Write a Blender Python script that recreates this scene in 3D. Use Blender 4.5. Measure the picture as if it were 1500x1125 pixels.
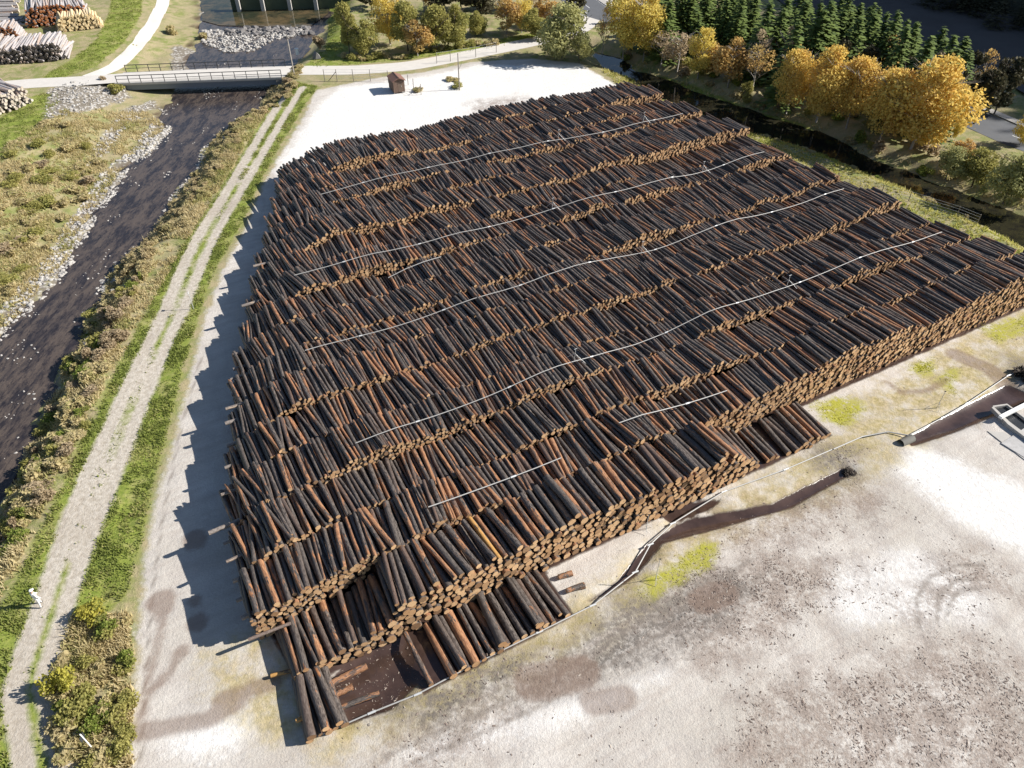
import bpy, bmesh, math, random, time
import numpy as np
T0 = time.time()
random.seed(7); RNG = np.random.default_rng(7)
scene = bpy.context.scene
for o in list(bpy.data.objects): bpy.data.objects.remove(o)
COL = scene.collection
R = math.radians

# ------------------------------------------------------------------ camera, sky, sun, exposure
CAM_H, PITCH, FPX = 43.0, 41.5, 1080.0          # drone height, tilt below horizontal, focal length in photo pixels
cam_d = bpy.data.cameras.new('camera'); cam = bpy.data.objects.new('camera', cam_d); COL.objects.link(cam)
cam.location = (0, 0, CAM_H); cam.rotation_euler = (R(90 - PITCH), 0, 0)
cam_d.sensor_fit = 'HORIZONTAL'; cam_d.angle = 2 * math.atan(750 / FPX)
cam_d.clip_start = 0.5; cam_d.clip_end = 6000
scene.camera = cam

SUN_EL, SUN_AZ = R(33), R(5)                     # azimuth measured from +x towards +y
to_sun = (math.cos(SUN_EL) * math.cos(SUN_AZ), math.cos(SUN_EL) * math.sin(SUN_AZ), math.sin(SUN_EL))
world = bpy.data.worlds.new('World'); scene.world = world; world.use_nodes = True
wn = world.node_tree; wn.nodes.clear()
sky = wn.nodes.new('ShaderNodeTexSky'); sky.sky_type = 'NISHITA'; sky.sun_disc = False
sky.sun_elevation = SUN_EL; sky.sun_rotation = R(90) - SUN_AZ; sky.altitude = 600
sky.air_density = 1.0; sky.dust_density = 0.6; sky.ozone_density = 1.2
bg = wn.nodes.new('ShaderNodeBackground'); bg.inputs['Strength'].default_value = 0.065
wo = wn.nodes.new('ShaderNodeOutputWorld')
wn.links.new(sky.outputs[0], bg.inputs[0]); wn.links.new(bg.outputs[0], wo.inputs[0])
sun_d = bpy.data.lights.new('sun', 'SUN'); sun_d.energy = 5.0; sun_d.angle = R(0.5); sun_d.color = (1.0, 0.95, 0.875)
sun = bpy.data.objects.new('sun', sun_d); COL.objects.link(sun); sun.location = (120, 10, 90)
from mathutils import Vector, Matrix
sun.rotation_euler = Vector(to_sun).to_track_quat('Z', 'Y').to_euler()
vs = scene.view_settings; vs.view_transform = 'Standard'; vs.look = 'None'; vs.gamma = 1.0; vs.exposure = 0.80
vs.use_curve_mapping = False
scene.cycles.max_bounces = 6; scene.cycles.diffuse_bounces = 3; scene.cycles.transparent_max_bounces = 8

# ------------------------------------------------------------------ helpers
CP, SP = math.cos(R(PITCH)), math.sin(R(PITCH))
def at(px, py, z=0.0):
    """world point at height z that the photo pixel (1500x1125) looks at"""
    dx = (px - 750) / FPX; dv = (py - 562.5) / FPX
    d = (dx, CP - dv * SP, -SP - dv * CP)
    t = (z - CAM_H) / d[2]
    return (d[0] * t, d[1] * t)
def pix(x, y, z):
    zc = y * CP - (z - CAM_H) * SP; yc = y * SP + (z - CAM_H) * CP
    return 750 + FPX * x / zc, 562.5 - FPX * yc / zc
def height_to(x, y, ytop, z0=0.0):
    """height of something standing at x, y whose tip reaches photo row ytop"""
    lo, hi = 0.2, 40
    for _ in range(40):
        m = (lo + hi) / 2
        if pix(x, y, z0 + m)[1] > ytop: lo = m
        else: hi = m
    return lo
def ats(pts, z=0.0): return np.array([at(p[0], p[1], z) for p in pts])

def tag(o, label=None, cat=None, group=None, kind=None):
    if label: o['label'] = label
    if cat: o['category'] = cat
    if group: o['group'] = group
    if kind: o['kind'] = kind
    return o
def link(name, me, parent=None):
    o = bpy.data.objects.new(name, me); COL.objects.link(o)
    if parent is not None: o.parent = parent
    return o
def empty(name, loc=(0, 0, 0), rz=0.0):
    o = bpy.data.objects.new(name, None); COL.objects.link(o); o.location = loc; o.rotation_euler = (0, 0, rz)
    o.empty_display_size = 0.3
    return o
def copy_tree(o, parent=None):
    c = o.copy(); COL.objects.link(c)
    if parent is not None: c.parent = parent
    for ch in list(o.children): copy_tree(ch, c)
    return c

def np_mesh(name, V, faces, mats=(), fmat=None, smooth=False, attrs=None):
    """faces: list of int arrays (n,k), one per polygon size"""
    me = bpy.data.meshes.new(name)
    V = np.asarray(V, dtype=np.float32)
    me.vertices.add(len(V)); me.vertices.foreach_set('co', V.ravel())
    faces = [np.asarray(f, dtype=np.int32) for f in faces if len(f)]
    idx = np.concatenate([f.ravel() for f in faces])
    tot = np.concatenate([np.full(len(f), f.shape[1], dtype=np.int32) for f in faces])
    start = np.concatenate([[0], np.cumsum(tot)[:-1]]).astype(np.int32)
    me.loops.add(len(idx)); me.loops.foreach_set('vertex_index', idx)
    me.polygons.add(len(tot)); me.polygons.foreach_set('loop_start', start)
    me.polygons.foreach_set('use_smooth', np.full(len(tot), smooth, dtype=bool) if np.isscalar(smooth) else np.asarray(smooth, dtype=bool))
    for m in mats: me.materials.append(m)
    if fmat is not None: me.polygons.foreach_set('material_index', np.asarray(fmat, dtype=np.int32))
    for k, a in (attrs or {}).items():
        a = np.asarray(a, dtype=np.float32)
        if a.ndim == 1:
            at_ = me.attributes.new(k, 'FLOAT', 'POINT'); at_.data.foreach_set('value', a)
        else:
            at_ = me.attributes.new(k, 'FLOAT_VECTOR', 'POINT'); at_.data.foreach_set('vector', a.ravel())
    me.update(calc_edges=True); me.validate()
    return me

class MB:
    """collects boxes, tubes and prisms into one mesh"""
    def __init__(s): s.V = []; s.F = []; s.sm = []
    def add(s, vs, fs, sm=False):
        b = len(s.V); s.V += [tuple(v) for v in vs]; s.F += [tuple(i + b for i in f) for f in fs]; s.sm += [sm] * len(fs)
    def box(s, c, size, rz=0.0, M=None):
        vs = []
        for dx, dy, dz in ((-1,-1,-1),(1,-1,-1),(1,1,-1),(-1,1,-1),(-1,-1,1),(1,-1,1),(1,1,1),(-1,1,1)):
            x, y, z = dx*size[0]/2, dy*size[1]/2, dz*size[2]/2
            if M is not None:
                v = M @ Vector((x, y, z)); x, y, z = v
            else: x, y = x*math.cos(rz)-y*math.sin(rz), x*math.sin(rz)+y*math.cos(rz)
            vs.append((c[0]+x, c[1]+y, c[2]+z))
        s.add(vs, [(3,2,1,0),(4,5,6,7),(0,1,5,4),(1,2,6,5),(2,3,7,6),(3,0,4,7)])
    def tube(s, pts, rad, n=6, caps=True):
        pts = [Vector(p) for p in pts]; rads = rad if isinstance(rad, (list, tuple)) else [rad]*len(pts)
        vs = []; fs = []
        for i, p in enumerate(pts):
            d = (pts[min(i+1, len(pts)-1)] - pts[max(i-1, 0)]).normalized()
            a = d.cross(Vector((0, 0, 1)))
            if a.length < 1e-3: a = Vector((1, 0, 0))
            a.normalize(); b = d.cross(a)
            for k in range(n):
                t = 2*math.pi*k/n; vs.append(p + rads[i]*(math.cos(t)*a + math.sin(t)*b))
        for i in range(len(pts)-1):
            for k in range(n):
                k2 = (k+1) % n; fs.append((i*n+k, i*n+k2, (i+1)*n+k2, (i+1)*n+k))
        s.add(vs, fs, True)
        if caps:
            s.add(vs[:n], [tuple(range(n-1, -1, -1))]); s.add(vs[-n:], [tuple(range(n))])
    def build(s, name, mat, parent=None):
        me = bpy.data.meshes.new(name); me.from_pydata(s.V, [], s.F); me.materials.append(mat)
        me.polygons.foreach_set('use_smooth', s.sm); me.update()
        bm = bmesh.new(); bm.from_mesh(me); bmesh.ops.recalc_face_normals(bm, faces=bm.faces); bm.to_mesh(me); bm.free()
        return link(name, me, parent)

# smooth value noise on the plane, for heights and masks
def vnoise(x, y, scale, seed):
    r = np.random.default_rng(seed); tab = r.random((64, 64))
    x = np.asarray(x)/scale; y = np.asarray(y)/scale
    xi = np.floor(x).astype(int); yi = np.floor(y).astype(int); fx = x-xi; fy = y-yi
    fx = fx*fx*(3-2*fx); fy = fy*fy*(3-2*fy)
    g = lambda a, b: tab[a % 64, b % 64]
    return (g(xi,yi)*(1-fx)+g(xi+1,yi)*fx)*(1-fy)+(g(xi,yi+1)*(1-fx)+g(xi+1,yi+1)*fx)*fy
def seg_dist(P, A, B):
    d = B-A; t = np.clip(((P-A)@d)/max(d@d, 1e-9), 0, 1)
    return np.hypot(P[:,0]-A[0]-t*d[0], P[:,1]-A[1]-t*d[1])
def line_dist(P, L):
    return np.min([seg_dist(P, L[i], L[i+1]) for i in range(len(L)-1)], axis=0)
def poly_sd(P, poly, lim=8.0):
    """signed distance, positive inside"""
    lim = float(lim); out = np.full(len(P), -lim)
    mn = poly.min(0)-lim; mx = poly.max(0)+lim
    sel = np.where((P[:,0]>mn[0])&(P[:,0]<mx[0])&(P[:,1]>mn[1])&(P[:,1]<mx[1]))[0]
    if not len(sel): return out
    Q = P[sel]; ins = np.zeros(len(Q), bool); d = np.full(len(Q), 1e9)
    n = len(poly)
    for i in range(n):
        A = poly[i]; B = poly[(i+1) % n]
        d = np.minimum(d, seg_dist(Q, A, B))
        c = (A[1] > Q[:,1]) != (B[1] > Q[:,1])
        with np.errstate(divide='ignore', invalid='ignore'):
            xx = (B[0]-A[0])*(Q[:,1]-A[1])/(B[1]-A[1] if B[1] != A[1] else 1e-9)+A[0]
        ins ^= c & (Q[:,0] < xx)
    out[sel] = np.clip(np.where(ins, d, -d), -lim, lim)
    return out
def smooth01(t): t = np.clip(t, 0, 1); return t*t*(3-2*t)

# ------------------------------------------------------------------ materials
class NT:
    def __init__(s, name):
        s.m = bpy.data.materials.new(name); s.m.use_nodes = True; s.t = s.m.node_tree; s.t.nodes.clear()
        s.out = s.n('ShaderNodeOutputMaterial'); s.b = s.n('ShaderNodeBsdfPrincipled'); s.l(s.b.outputs[0], s.out.inputs[0])
    def n(s, typ, **kw):
        x = s.t.nodes.new(typ)
        for k, v in kw.items(): setattr(x, k, v)
        return x
    def l(s, a, b): s.t.links.new(a, b)
    def val(s, sock, v):
        if hasattr(v, 'is_output') or isinstance(v, bpy.types.NodeSocket): s.l(v, sock)
        else: sock.default_value = v
    def math(s, op, a, b=0.0, c=None, clamp=False):
        x = s.n('ShaderNodeMath', operation=op, use_clamp=clamp); s.val(x.inputs[0], a); s.val(x.inputs[1], b)
        if c is not None: s.val(x.inputs[2], c)
        return x.outputs[0]
    def attr(s, name, vec=False):
        x = s.n('ShaderNodeAttribute', attribute_name=name); return x.outputs['Vector' if vec else 'Fac']
    def pos(s): return s.n('ShaderNodeNewGeometry').outputs['Position']
    def objc(s): return s.n('ShaderNodeTexCoord').outputs['Object']
    def vmul(s, v, m):
        x = s.n('ShaderNodeVectorMath', operation='MULTIPLY'); s.l(v, x.inputs[0]); x.inputs[1].default_value = m; return x.outputs[0]
    def noise(s, vec, scale, detail=4, rough=0.55, dist=0.0):
        x = s.n('ShaderNodeTexNoise'); s.l(vec, x.inputs['Vector']); x.inputs['Scale'].default_value = scale
        x.inputs['Detail'].default_value = detail; x.inputs['Roughness'].default_value = rough; x.inputs['Distortion'].default_value = dist
        return x.outputs['Fac']
    def voro(s, vec, scale, feature='F1', out='Distance', rand=1.0):
        x = s.n('ShaderNodeTexVoronoi', feature=feature); s.l(vec, x.inputs['Vector']); x.inputs['Scale'].default_value = scale
        x.inputs['Randomness'].default_value = rand
        return x.outputs[out]
    def step(s, v, a, b, lo=0.0, hi=1.0):
        x = s.n('ShaderNodeMapRange', interpolation_type='SMOOTHSTEP'); s.val(x.inputs['Value'], v)
        x.inputs['From Min'].default_value = a; x.inputs['From Max'].default_value = b
        x.inputs['To Min'].default_value = lo; x.inputs['To Max'].default_value = hi
        return x.outputs[0]
    def mix(s, f, a, b, blend='MIX'):
        x = s.n('ShaderNodeMix', data_type='RGBA', blend_type=blend); s.val(x.inputs[0], f)
        for sock, v in ((x.inputs[6], a), (x.inputs[7], b)):
            if isinstance(v, tuple): sock.default_value = (*v[:3], 1)
            else: s.l(v, sock)
        return x.outputs[2]
    def set(s, col=None, rough=None, metal=None, spec=None):
        if col is not None:
            if isinstance(col, tuple): s.b.inputs['Base Color'].default_value = (*col[:3], 1)
            else: s.l(col, s.b.inputs['Base Color'])
        if rough is not None: s.val(s.b.inputs['Roughness'], rough)
        if metal is not None: s.val(s.b.inputs['Metallic'], metal)
        if spec is not None: s.val(s.b.inputs['Specular IOR Level'], spec)
        return s.m
    def bump(s, h, strength=0.4, dist=0.05):
        x = s.n('ShaderNodeBump'); x.inputs['Strength'].default_value = strength; x.inputs['Distance'].default_value = dist
        s.l(h, x.inputs['Height']); s.l(x.outputs[0], s.b.inputs['Normal'])

def plain(name, col, rough=0.6, metal=0.0, var=0.25, scale=6.0):
    t = NT(name); n = t.noise(t.objc(), scale, 5, 0.6)
    c = t.mix(n, tuple(x*(1-var) for x in col), tuple(min(1, x*(1+var)) for x in col))
    t.set(c, rough, metal); return t.m

def ground_material():
    t = NT('ground_cover'); P = t.pos()
    n1 = t.noise(P, 0.09, 5, 0.6); n2 = t.noise(P, 0.55, 5, 0.65); n3 = t.noise(P, 2.6, 4, 0.7); n4 = t.noise(P, 9.0, 3, 0.7)
    wig = t.math('ADD', t.math('MULTIPLY', t.math('SUBTRACT', n2, 0.5), 3.2), t.math('MULTIPLY', t.math('SUBTRACT', n3, 0.5), 1.6))
    def zone(name, amp=1.0, w=0.25):
        return t.step(t.math('ADD', t.attr(name), t.math('MULTIPLY', wig, amp)), -w, w)
    # rough brush: straw and olive
    c = t.mix(t.step(n2, 0.38, 0.62), (0.43, 0.36, 0.21), (0.23, 0.26, 0.08))
    c = t.mix(t.step(n1, 0.42, 0.62, 0, .6), c, (0.38, 0.32, 0.20))
    c = t.mix(t.step(n4, 0.35, 0.75), t.mix(0.35, c, (0.06, 0.06, 0.03)), c)
    # yard: pale crushed limestone
    y = t.mix(t.step(n1, 0.35, 0.65), (0.51, 0.475, 0.425), (0.63, 0.595, 0.55))
    y = t.mix(t.step(n2, 0.4, 0.7, 0, 0.55), y, (0.43, 0.395, 0.37))
    y = t.mix(t.step(n4, 0.3, 0.75), t.mix(0.25, y, (0.2, 0.17, 0.14)), y)
    wh = t.mix(t.step(n3, 0.3, 0.7), (0.63, 0.61, 0.58), (0.73, 0.715, 0.69))
    y = t.mix(zone('z_white', 0.9, 0.9), y, wh)
    ol = t.mix(t.step(n3, 0.35, 0.65), (0.31, 0.26, 0.115), (0.47, 0.39, 0.23))
    y = t.mix(t.math('MULTIPLY', zone('z_olive', 1.4, 1.5), t.step(n2, 0.25, 0.6)), y, ol)
    # bark crumbs trodden into the yard
    bn = t.math('ADD', t.math('MULTIPLY', t.noise(P, 3.4, 6, 0.75), 0.65), t.math('MULTIPLY', n2, 0.45))
    bk = t.math('MULTIPLY', zone('z_bark', 1.6, 2.2), t.math('MULTIPLY', t.step(bn, 0.42, 0.62), 0.72))
    bkc = t.mix(t.step(n4, 0.35, 0.7), (0.15, 0.11, 0.085), (0.325, 0.255, 0.21))
    y = t.mix(bk, y, bkc)
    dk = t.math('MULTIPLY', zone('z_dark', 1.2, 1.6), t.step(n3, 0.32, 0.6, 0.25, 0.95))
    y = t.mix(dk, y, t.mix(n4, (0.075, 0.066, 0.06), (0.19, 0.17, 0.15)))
    moss = t.math('MULTIPLY', zone('z_moss', 0.7, 0.6), t.step(n3, 0.3, 0.5))
    y = t.mix(moss, y, t.mix(n4, (0.25, 0.26, 0.025), (0.43, 0.40, 0.07)))
    sk = t.n('ShaderNodeVectorRotate', rotation_type='Z_AXIS'); t.l(P, sk.inputs['Vector']); sk.inputs['Angle'].default_value = -0.52
    stk = t.noise(t.vmul(sk.outputs[0], (0.16, 1.5, 1)), 1.0, 5, 0.7, 0.4)
    y = t.mix(t.math('MULTIPLY', t.step(stk, 0.42, 0.66), t.math('SUBTRACT', 0.28, t.math('MULTIPLY', zone('z_white', 0.9, 0.9), 0.24))), y, (0.335, 0.275, 0.235))
    y = t.mix(t.math('MULTIPLY', t.step(t.noise(P, 22.0, 2, 0.6), 0.60, 0.70), 0.35), y, (0.20, 0.165, 0.145))
    y = t.mix(t.math('MULTIPLY', t.step(t.math('ADD', t.attr('z_tyre'), t.math('MULTIPLY', wig, 0.05)), -0.06, 0.2), 0.62), y, (0.21, 0.18, 0.155))
    streak_blob = t.math('MULTIPLY', zone('z_streak_blob', 0.22, 0.25), 0.62)
    y = t.mix(streak_blob, y, (0.19, 0.13, 0.10))
    c = t.mix(zone('z_yard', 0.55, 0.35), c, y)
    g = t.mix(t.step(n3, 0.3, 0.7), (0.135, 0.185, 0.03), (0.245, 0.275, 0.06))
    g = t.mix(t.step(n2, 0.45, 0.68, 0, 0.7), g, (0.33, 0.30, 0.13))
    c = t.mix(zone('z_grass', 0.4, 0.35), c, g)
    tr = t.mix(t.step(n3, 0.3, 0.7), (0.36, 0.315, 0.255), (0.53, 0.485, 0.42))
    tr = t.mix(t.step(n1, 0.45, 0.7, 0, 0.6), tr, (0.34, 0.29, 0.235))
    c = t.mix(zone('z_track', 0.22, 0.25), c, tr)
    rk = t.voro(P, 1.9, 'F1', 'Distance'); rk2 = t.noise(P, 1.7, 2)
    rc = t.mix(t.step(rk, 0.18, 0.55), t.mix(t.step(rk2, 0.3, 0.7), (0.36, 0.34, 0.31), (0.56, 0.54, 0.50)), (0.20, 0.175, 0.14))
    c = t.mix(zone('z_rock', 0.9, 0.5), c, rc)
    mud = zone('z_mud', 0.10, 0.12)
    c = t.mix(mud, c, t.mix(t.step(n2, 0.3, 0.7), (0.040, 0.025, 0.021), (0.075, 0.047, 0.038)))
    # bed of river below the water line
    z = t.n('ShaderNodeSeparateXYZ'); t.l(P, z.inputs[0])
    c = t.mix(t.step(z.outputs[2], -2.25, -2.05, 1, 0), c, (0.09, 0.06, 0.04))
    t.set(c, t.step(mud, 0.2, 1.0, 0.95, 0.14), 0.0, t.step(mud, 0.2, 1.0, 0.15, 0.5))
    h = t.math('ADD', t.math('MULTIPLY', n3, 1.0), t.math('MULTIPLY', n4, 0.5))
    t.bump(t.math('MULTIPLY', h, t.step(mud, 0, 1, 1, 0.1)), 0.5, 0.12)
    return t.m
M_GROUND = ground_material()

def water_material(name, deep, shallow, rough, sc, bump=0.12, stretch=(1, 1, 1)):
    t = NT(name); P = t.vmul(t.pos(), stretch)
    n = t.noise(P, sc, 6, 0.65, 0.3); n2 = t.noise(P, sc*5, 4, 0.7)
    c = t.mix(t.step(t.math('ADD', n, t.math('MULTIPLY', n2, 0.45)), 0.58, 0.86), deep, shallow)
    c = t.mix(t.step(n2, 0.30, 0.5), t.mix(0.5, c, (0.012, 0.010, 0.012)), c)
    if name == 'river_water': c = t.mix(t.math('MULTIPLY', t.step(t.noise(t.pos(), 7.0, 3, 0.7), 0.56, 0.68), t.step(n, 0.35, 0.6)), c, (0.135, 0.105, 0.082))
    t.set(c, rough, 0.0, 0.18 if name == 'pool_water' else 0.5); t.b.inputs['IOR'].default_value = 1.33
    t.bump(t.noise(P, 2.2, 4, 0.7), bump, 0.08); return t.m
M_RIVER = water_material('river_water', (0.026, 0.0225, 0.0255), (0.092, 0.072, 0.060), 0.10, 0.5, 0.5, (1.7, 0.5, 1))
M_CANAL = water_material('canal_water', (0.010, 0.011, 0.009), (0.030, 0.028, 0.016), 0.03, 0.25, 0.05)
M_POOL = water_material('pool_water', (0.030, 0.036, 0.022), (0.115, 0.085, 0.045), 0.06, 0.12, 0.05)

def bark_material(name, dark, mid, peel, peel2, peel_amt, th0=0.63):
    t = NT(name); lc = t.attr('lc', True); rnd = t.attr('rnd')
    oi = t.n('ShaderNodeObjectInfo').outputs['Random']
    r = t.math('FRACT', t.math('ADD', rnd, oi)); r2 = t.math('FRACT', t.math('MULTIPLY', r, 7.31)); r3 = t.math('FRACT', t.math('MULTIPLY', r, 23.7))
    off = t.n('ShaderNodeVectorMath', operation='ADD'); t.l(lc, off.inputs[0])
    cx = t.n('ShaderNodeCombineXYZ'); t.l(t.math('MULTIPLY', r, 91.0), cx.inputs[0]); t.l(t.math('MULTIPLY', r2, 57.0), cx.inputs[2]); t.l(cx.outputs[0], off.inputs[1])
    v = t.vmul(off.outputs[0], (1.35, 1.35, 0.30))
    n = t.noise(v, 2.2, 4, 0.62); n2 = t.noise(v, 11.0, 4, 0.7); n3 = t.noise(t.vmul(off.outputs[0], (1, 1, 0.12)), 26.0, 2, 0.6)
    c = t.mix(t.step(n2, 0.3, 0.7), dark, mid)
    c = t.mix(t.step(r3, 0.0, 1.0, 0.0, 0.75), c, t.mix(n2, tuple(x*0.55 for x in dark), tuple(x*0.9 for x in mid)))
    if name != 'grey_debarked' and name != 'fresh_peeled_wood': c = t.mix(t.step(t.math('FRACT', t.math('MULTIPLY', r, 41.3)), 0.70, 0.98, 0.0, 0.55), c, t.mix(n2, (0.040, 0.021, 0.014), (0.200, 0.115, 0.080)))
    pc = t.mix(t.step(n3, 0.35, 0.65), peel, peel2)
    # some logs keep all their bark, some lost most of it
    th = t.step(r2, 0.5, 1.0, th0-0.005, th0-peel_amt)
    k = t.n('ShaderNodeMapRange'); t.l(t.math('SUBTRACT', t.math('ADD', n, t.math('MULTIPLY', t.math('SUBTRACT', n2, 0.5), 0.22)), th), k.inputs['Value'])
    k.inputs['From Min'].default_value = -0.015; k.inputs['From Max'].default_value = 0.025
    c = t.mix(k.outputs[0], c, pc)
    t.set(c, t.step(n2, 0.3, 0.7, 0.36, 0.7), 0.0, 0.5)
    t.bump(t.math('ADD', n2, t.math('MULTIPLY', n3, 0.5)), 0.6, 0.03); return t.m
def end_material(name, a, b, d):
    t = NT(name); lc = t.attr('lc', True); rnd = t.attr('rnd'); oi = t.n('ShaderNodeObjectInfo').outputs['Random']
    r = t.math('FRACT', t.math('ADD', rnd, oi)); r2 = t.math('FRACT', t.math('MULTIPLY', r, 13.7))
    sp = t.n('ShaderNodeSeparateXYZ'); t.l(lc, sp.inputs[0])
    rad = t.math('SQRT', t.math('ADD', t.math('POWER', sp.outputs[0], 2.0), t.math('POWER', sp.outputs[1], 2.0)))
    off = t.n('ShaderNodeVectorMath', operation='ADD'); t.l(lc, off.inputs[0])
    cx = t.n('ShaderNodeCombineXYZ'); t.l(t.math('MULTIPLY', r, 91.0), cx.inputs[2]); t.l(cx.outputs[0], off.inputs[1])
    n = t.noise(off.outputs[0], 5.0, 4, 0.7)
    ring = t.math('MULTIPLY_ADD', t.math('SINE', t.math('MULTIPLY_ADD', n, 6.0, t.math('MULTIPLY', rad, 150.0))), 0.5, 0.5)
    c = t.mix(r2, a, b)
    c = t.mix(t.math('MULTIPLY', ring, 0.18), c, d)
    c = t.mix(t.step(n, 0.5, 0.75, 0, 0.75), c, d)
    c = t.mix(t.step(t.math('FRACT', t.math('MULTIPLY', r, 5.77)), 0.55, 0.98, 0, 0.75), c, d)
    t.set(c, 0.75, 0.0, 0.2); return t.m
M_BARK = bark_material('wet_bark', (0.013, 0.0105, 0.0095), (0.165, 0.137, 0.120), (0.36, 0.185, 0.095), (0.19, 0.082, 0.042), 0.175)
M_BARK_DARK = bark_material('whole_bark', (0.013, 0.0105, 0.0095), (0.160, 0.133, 0.116), (0.36, 0.165, 0.070), (0.19, 0.080, 0.036), 0.02)
M_BARK_BIG = bark_material('patchy_bark', (0.013, 0.0105, 0.0095), (0.160, 0.133, 0.116), (0.37, 0.195, 0.10), (0.19, 0.085, 0.043), 0.02, 0.50)
M_BARK_PEEL = bark_material('peeled_bark', (0.032, 0.024, 0.020), (0.150, 0.115, 0.095), (0.37, 0.195, 0.10), (0.20, 0.09, 0.046), 0.05, 0.43)
M_END = end_material('sawn_end', (0.66, 0.44, 0.245), (0.46, 0.265, 0.13), (0.13, 0.07, 0.04))
M_END_OLD = end_material('sawn_end_mossy', (0.42, 0.27, 0.10), (0.31, 0.18, 0.06), (0.13, 0.085, 0.03))
M_PALE = bark_material('grey_debarked', (0.33, 0.30, 0.295), (0.55, 0.51, 0.495), (0.50, 0.38, 0.29), (0.28, 0.22, 0.20), 0.2)
M_YELLOW = bark_material('fresh_peeled_wood', (0.68, 0.50, 0.26), (0.80, 0.66, 0.42), (0.62, 0.40, 0.18), (0.5, 0.34, 0.2), 0.1)
M_END_PALE = end_material('weathered_end', (0.62, 0.56, 0.48), (0.50, 0.43, 0.35), (0.30, 0.25, 0.20))
M_END_SHADE = end_material('shade_toned_end', (0.17, 0.145, 0.125), (0.10, 0.085, 0.075), (0.05, 0.042, 0.038))  # end wood darkened to carry the shade on the stack's front face
M_END_RED = end_material('red_end', (0.46, 0.19, 0.07), (0.36, 0.13, 0.05), (0.16, 0.06, 0.03))
M_GOLDBARK = bark_material('stripped_gold_wood', (0.05, 0.035, 0.025), (0.16, 0.11, 0.07), (0.50, 0.28, 0.085), (0.36, 0.19, 0.06), 0.02, 0.40)

def leaf_material(name, cols, transl=0.45):
    t = NT(name); r = t.attr('rnd'); oi = t.n('ShaderNodeObjectInfo').outputs['Random']
    c = t.mix(t.step(r, 0.0, 0.5), cols[0], cols[1]); c = t.mix(t.step(r, 0.5, 1.0), c, cols[2])
    c = t.mix(t.math('MULTIPLY', oi, 0.5), c, cols[1])
    t.set(c, 0.7, 0.0, 0.15)
    tr = t.n('ShaderNodeBsdfTranslucent'); t.l(c, tr.inputs[0]); mx = t.n('ShaderNodeMixShader'); mx.inputs[0].default_value = transl
    t.l(t.b.outputs[0], mx.inputs[1]); t.l(tr.outputs[0], mx.inputs[2]); t.l(mx.outputs[0], t.out.inputs[0])
    return t.m
L_GOLD = leaf_material('golden_leaves', ((0.64, 0.45, 0.13), (0.80, 0.60, 0.17), (0.58, 0.35, 0.14)))
L_YELLOW = leaf_material('yellow_leaves', ((0.64, 0.52, 0.13), (0.80, 0.66, 0.18), (0.54, 0.40, 0.13)))
L_ORANGE = leaf_material('orange_leaves', ((0.54, 0.33, 0.14), (0.62, 0.43, 0.16), (0.40, 0.32, 0.13)))
L_OLIVE = leaf_material('olive_leaves', ((0.29, 0.29, 0.085), (0.42, 0.385, 0.13), (0.20, 0.22, 0.06)))
L_WILLOW = leaf_material('willow_leaves', ((0.31, 0.32, 0.14), (0.44, 0.43, 0.19), (0.48, 0.45, 0.17)))
L_BROWN = leaf_material('withered_leaves', ((0.38, 0.295, 0.19), (0.50, 0.40, 0.26), (0.24, 0.185, 0.115)))
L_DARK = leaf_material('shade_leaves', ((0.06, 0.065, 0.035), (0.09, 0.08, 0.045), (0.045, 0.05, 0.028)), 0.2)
L_NEEDLE = leaf_material('spruce_needles', ((0.07, 0.11, 0.034), (0.145, 0.195, 0.05), (0.055, 0.085, 0.034)), 0.15)
L_SHRUB_G = leaf_material('shrub_green', ((0.16, 0.225, 0.04), (0.26, 0.30, 0.07), (0.34, 0.31, 0.11)))
L_STRAW = leaf_material('straw', ((0.64, 0.55, 0.34), (0.54, 0.45, 0.24), (0.33, 0.35, 0.11)))
L_BANKG = leaf_material('bank_grass', ((0.33, 0.38, 0.07), (0.50, 0.47, 0.15), (0.60, 0.52, 0.26)))
L_YGREEN = leaf_material('yellow_green_leaves', ((0.38, 0.36, 0.07), (0.50, 0.45, 0.09), (0.30, 0.32, 0.08)))
L_MOSS = leaf_material('moss_tufts', ((0.32, 0.34, 0.04), (0.52, 0.49, 0.08), (0.58, 0.52, 0.18)))
L_MIXED = leaf_material('mixed_brush', ((0.27, 0.28, 0.09), (0.54, 0.45, 0.25), (0.38, 0.29, 0.18)))
L_GRASS = leaf_material('grass_blades', ((0.17, 0.215, 0.055), (0.27, 0.305, 0.08), (0.48, 0.42, 0.20)))
M_WOODBARK = plain('tree_bark', (0.11, 0.09, 0.07), 0.9, 0, 0.4, 4)
M_PALEBARK = plain('pale_bark', (0.34, 0.31, 0.28), 0.85, 0, 0.4, 4)
M_CONC = plain('concrete', (0.42, 0.40, 0.37), 0.85, 0, 0.2, 1.5)
M_CONC_DK = plain('stained_concrete', (0.14, 0.135, 0.12), 0.85, 0, 0.4, 1.2)
M_STEEL = plain('dark_steel', (0.045, 0.05, 0.055), 0.5, 0.3, 0.2, 4)
M_GALV = plain('galvanised_steel', (0.56, 0.57, 0.57), 0.45, 0.35, 0.12, 5)
M_PIPE = plain('aluminium_pipe', (0.37, 0.365, 0.35), 0.5, 0.15, 0.15, 2)
M_WOOD_HUT = plain('brown_boards', (0.115, 0.072, 0.05), 0.8, 0, 0.35, 7)
M_WOOD_FACE = plain('worn_boards', (0.15, 0.098, 0.072), 0.8, 0, 0.35, 7)
M_ROOF = plain('red_brown_roof', (0.20, 0.105, 0.078), 0.7, 0, 0.25, 5)
M_POST = plain('grey_post', (0.20, 0.175, 0.15), 0.85, 0, 0.3, 5)
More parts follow.
